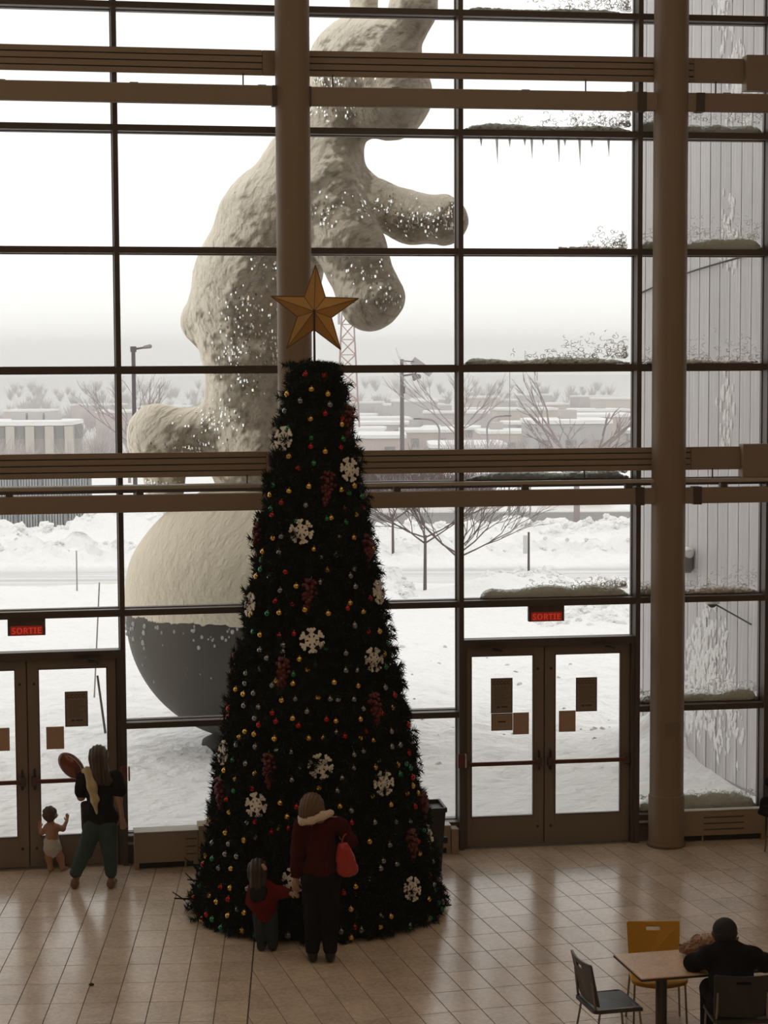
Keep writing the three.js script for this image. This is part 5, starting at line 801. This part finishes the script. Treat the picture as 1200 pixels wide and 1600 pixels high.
function curvedLamp(label, x, d, topY, flip) { const g = ground(x, d), t = thing('street_lamp', label, 'lamp', [x, g - 0.3, -d]), H = topY - g + 0.3; obj('shaft', tube([V(0, 0, 0), V(0, H * 0.6, 0), V(0, H * 0.85, 0), V(flip * 0.5, H * 0.97, 0), V(flip * 1.6, H, 0)], 0.085, 24, 6), mat(0.2, 0.18, 0.185, 0.6), t); obj('lamp_head', rbox(0.6, 0.12, 0.2, 0.04, flip * 1.8, H, 0), poleM, t); }
curvedLamp('far curved street lamp bending left, before the valley roofs', 4.6, 160, 1.25, -1); curvedLamp('far curved street lamp bending right, in the hazy valley', 9.2, 170, 1.2, 1);
for (const [x, d, y, l] of [[-19.8, 170, 4.4, 'far thin lamp pole beside the sculpture’s raised foot'], [15.1, 230, 6.2, 'far thin mast over the valley roofs at right']]) { const g = ground(x, d), t = thing('lamp_pole', l, 'pole', [x, g - 0.3, -d]); obj('shaft', rod(V(0, 0, 0), V(0, y - g, 0), 0.07, 0.05, 6), mat(0.25, 0.23, 0.23, 0.7), t); }
{
  const x0 = -13.6, x1 = -10.15, d = 66.3, t = thing('sheet_fence', 'grey ribbed metal fence behind the snow bank at far left', 'fence', [0, 0, -d]), y0 = ground(-12, d) - 0.2, m = mat(0.34, 0.345, 0.35, 0.6, 0.2);
  for (let k = 0; k < 4; k++) { const a = lerp(x0, x1, k / 4), b = lerp(x0, x1, (k + 1) / 4), s = []; for (let i = 0; i < 9; i++) s.push(box((b - a) / 9 * 0.62, 2.0, 0.06, a + (i + 0.5) * (b - a) / 9, y0 + 1.0, i % 2 * 0.03)); s.push(box(b - a, 1.95, 0.02, (a + b) / 2, y0 + 0.98, -0.04)); obj('fence_panel', s, m, t); }
  for (let k = 0; k < 5; k++) obj('post', box(0.1, 2.15, 0.1, lerp(x0, x1, k / 4), y0 + 1.05, 0.07), mat(0.22, 0.22, 0.225, 0.6), t);
}

// ---------------------------------------------------------------- the town in the valley, hazed by fog and by paled wall and scrub colours
{
  const R = rng(123), hazedBrick = [mat(0.5, 0.41, 0.39, 0.9), mat(0.46, 0.42, 0.41, 0.9), mat(0.54, 0.46, 0.43, 0.9), mat(0.47, 0.45, 0.445, 0.9)], pane = mat(0.2, 0.19, 0.19, 0.3), unit = new THREE.BoxGeometry(1, 1, 1).translate(0, 0.5, 0), roofG = new RoundedBoxGeometry(1, 1, 1, 1, 0.12).translate(0, 0.5, 0);  // wall tones lightened so part of the haze sits in their colour
  const sized = (name, g, m, parent, w, h, d, x = 0, y = 0, z = 0) => { const o = obj(name, g, m, parent); o.scale.set(w, h, d); o.position.set(x, y, z); return o; };
  const rowsD = [[212, 9], [255, 10], [300, 11], [350, 11], [410, 12], [480, 12], [550, 12]];
  for (const [d, n] of rowsD) for (let i = 0; i < n; i++) {
    const half = 0.2 * d, w = (2 * half / n) * (0.6 + R() * 0.32), x = -half + (i + 0.5 + (R() - 0.5) * 0.2) * 2 * half / n, h = 4.6 + R() * 2.2; if (x < -0.02 * d && (d < 340 || R() < 0.6)) continue;
    const dd = d + (R() - 0.5) * d * 0.1, g = ground(x, dd) - 1.0, t = thing('house', `${ORDINAL[i] || 'first '}house from the left in the ${ORDINAL[rowsD.findIndex((q) => q[0] === d)] || 'first '}row of snowy valley roofs`, 'building', [x, g, -dd], (R() - 0.5) * 0.2, 'snow-roofed buildings in the hazy valley'), dp = 8 + R() * 4;
    sized('wall', unit, hazedBrick[Math.floor(R() * 4)], t, w, h, dp); sized('roof_snow', roofG, M.snow, t, w + 0.5, 0.5, dp + 0.5, 0, h, 0);
    const k = Math.max(2, Math.min(4, Math.round(w / 3))); if (d < 320) for (let r = 0; r < 2; r++) for (let c = 0; c < k; c++) sized('window', unit, pane, t, 1.1, 1.2, 0.1, (c + 0.5) / k * w - w / 2, 1.6 + r * 2.3, dp / 2);
    if (R() < 0.5) sized('roof_hut', unit, hazedBrick[1], t, w * 0.2, 1.1, 3, (R() - 0.5) * w * 0.5, h + 0.3, 0);
  }
  {
    const d = 205, x0 = -46, x1 = -32.9, t = thing('institution_building', 'long tan building with pale pilasters and snowy roof at far left', 'building', [(x0 + x1) / 2, ground(-38, d) - 1, -d]), w = x1 - x0, top = -0.45 - (ground(-38, d) - 1);
    sized('wall', unit, mat(0.3, 0.265, 0.25, 0.9), t, w, top, 9);
    for (let k = 0; k < 7; k++) { const x = -w / 2 + 0.9 + k * 2.05; sized('pilaster', unit, mat(0.52, 0.47, 0.42, 0.9), t, 0.9, top, 0.5, x, 0, 4.6); for (const y of [1.2, 4.6]) if (y < top - 1.5) sized('window', unit, pane, t, 0.85, 1.4, 0.1, x + 1.0, y + 1.2, 4.52); }
    sized('roof_snow', roofG, M.snow, t, w + 0.6, 0.55, 9.8, 0, top, 0);
    for (let k = 0; k < 3; k++) sized('roof_unit', unit, hazedBrick[3], t, 1.5, 0.9, 1.5, w * 0.05 + k * 1.8, top + 0.4, 0);
  }
  // lattice mast
  {
    const d = 250, g = ground(-4.2, d) - 0.5, t = thing('lattice_mast', 'pale red lattice mast with aerials, behind the star', 'mast', [-4.6, g, -d]), H = 13.0 - g, legs = [], cross = [], w = (k) => lerp(1.75, 0.72, k), c = [[-1, -1], [1, -1], [1, 1], [-1, 1]], n = 11, P = (i, k) => V(c[i][0] * w(k), H * k, c[i][1] * w(k));
    for (let i = 0; i < 4; i++) { legs.push(rod(P(i, 0), P(i, 1), i === 0 || i === 3 ? 0.17 : 0.11, 0.1, 6)); for (let s = 0; s < n; s++) { cross.push(rod(P(i, s / n), P((i + 1) % 4, (s + 1) / n), 0.06, 0.06, 4), rod(P((i + 1) % 4, s / n), P(i, (s + 1) / n), 0.06, 0.06, 4), rod(P(i, s / n), P((i + 1) % 4, s / n), 0.05, 0.05, 4)); } }
    const red = mat(0.4, 0.16, 0.14, 0.7); obj('legs', legs, mat(0.3, 0.17, 0.17, 0.7), t); obj('bracing', cross, red, t);
    obj('aerials', [box(0.35, 1.6, 0.2, -1.1, H - 1.2, 0.6), box(0.35, 1.6, 0.2, 0.3, H - 1.0, 0.9), box(0.35, 1.4, 0.2, 1.1, H - 1.6, 0.4), rod(V(-0.3, H, 0), V(-0.3, H + 2.4, 0), 0.06)], mat(0.35, 0.34, 0.34, 0.6), t);
  }
  // leafless scrub and small trees between the houses: nobody could count it
  const tw = []; for (let i = 0; i < 60; i++) { const a = R() * 6.28, b = 0.3 + R() * 0.9, s = R() * 0.7, e = V(Math.cos(a) * b, s + 0.5 + R() * 0.7, Math.sin(a) * b), q = V(Math.cos(a) * b * 0.25, s * 0.9, Math.sin(a) * b * 0.25); tw.push(rod(q, e, 0.025, 0.008, 3)); } tw.push(rod(V(0, -0.3, 0), V(0, 1.2, 0), 0.07, 0.03, 4));
  const sg = mergeGeometries(tw.map((g) => g.toNonIndexed())), N = 1500, sc = shade(new THREE.InstancedMesh(sg, mat(0.48, 0.42, 0.415, 0.9), N)), m4 = new THREE.Matrix4(), q = new THREE.Quaternion(), up = V(0, 1, 0);  // scrub colour paled for snow dust and to carry some haze
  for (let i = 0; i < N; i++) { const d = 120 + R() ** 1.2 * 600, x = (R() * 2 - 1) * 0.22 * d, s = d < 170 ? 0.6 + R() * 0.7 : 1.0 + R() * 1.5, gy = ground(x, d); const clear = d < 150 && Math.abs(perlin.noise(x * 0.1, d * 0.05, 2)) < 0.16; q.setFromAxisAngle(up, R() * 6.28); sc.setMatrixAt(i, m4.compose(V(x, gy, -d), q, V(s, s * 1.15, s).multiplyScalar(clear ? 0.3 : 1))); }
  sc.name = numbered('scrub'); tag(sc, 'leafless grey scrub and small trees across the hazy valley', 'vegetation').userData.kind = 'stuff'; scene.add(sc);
  // brown hedge along the far road behind the three street trees
  const N2 = 260, hd = shade(new THREE.InstancedMesh(sg, mat(0.16, 0.1, 0.09, 0.9), N2));
  for (let i = 0; i < N2; i++) { const x = -3 + R() * 7.2, d = 75.5 + R() * 2; q.setFromAxisAngle(up, R() * 6.28); const s = 0.3 + R() * 0.35; hd.setMatrixAt(i, m4.compose(V(x, ground(x, d), -d), q, V(s, s, s))); }
  hd.name = numbered('hedge'); tag(hd, 'brown leafless hedge along the far road behind the three street trees', 'hedge').userData.kind = 'stuff'; scene.add(hd);
}

renderer.render(scene, camera);
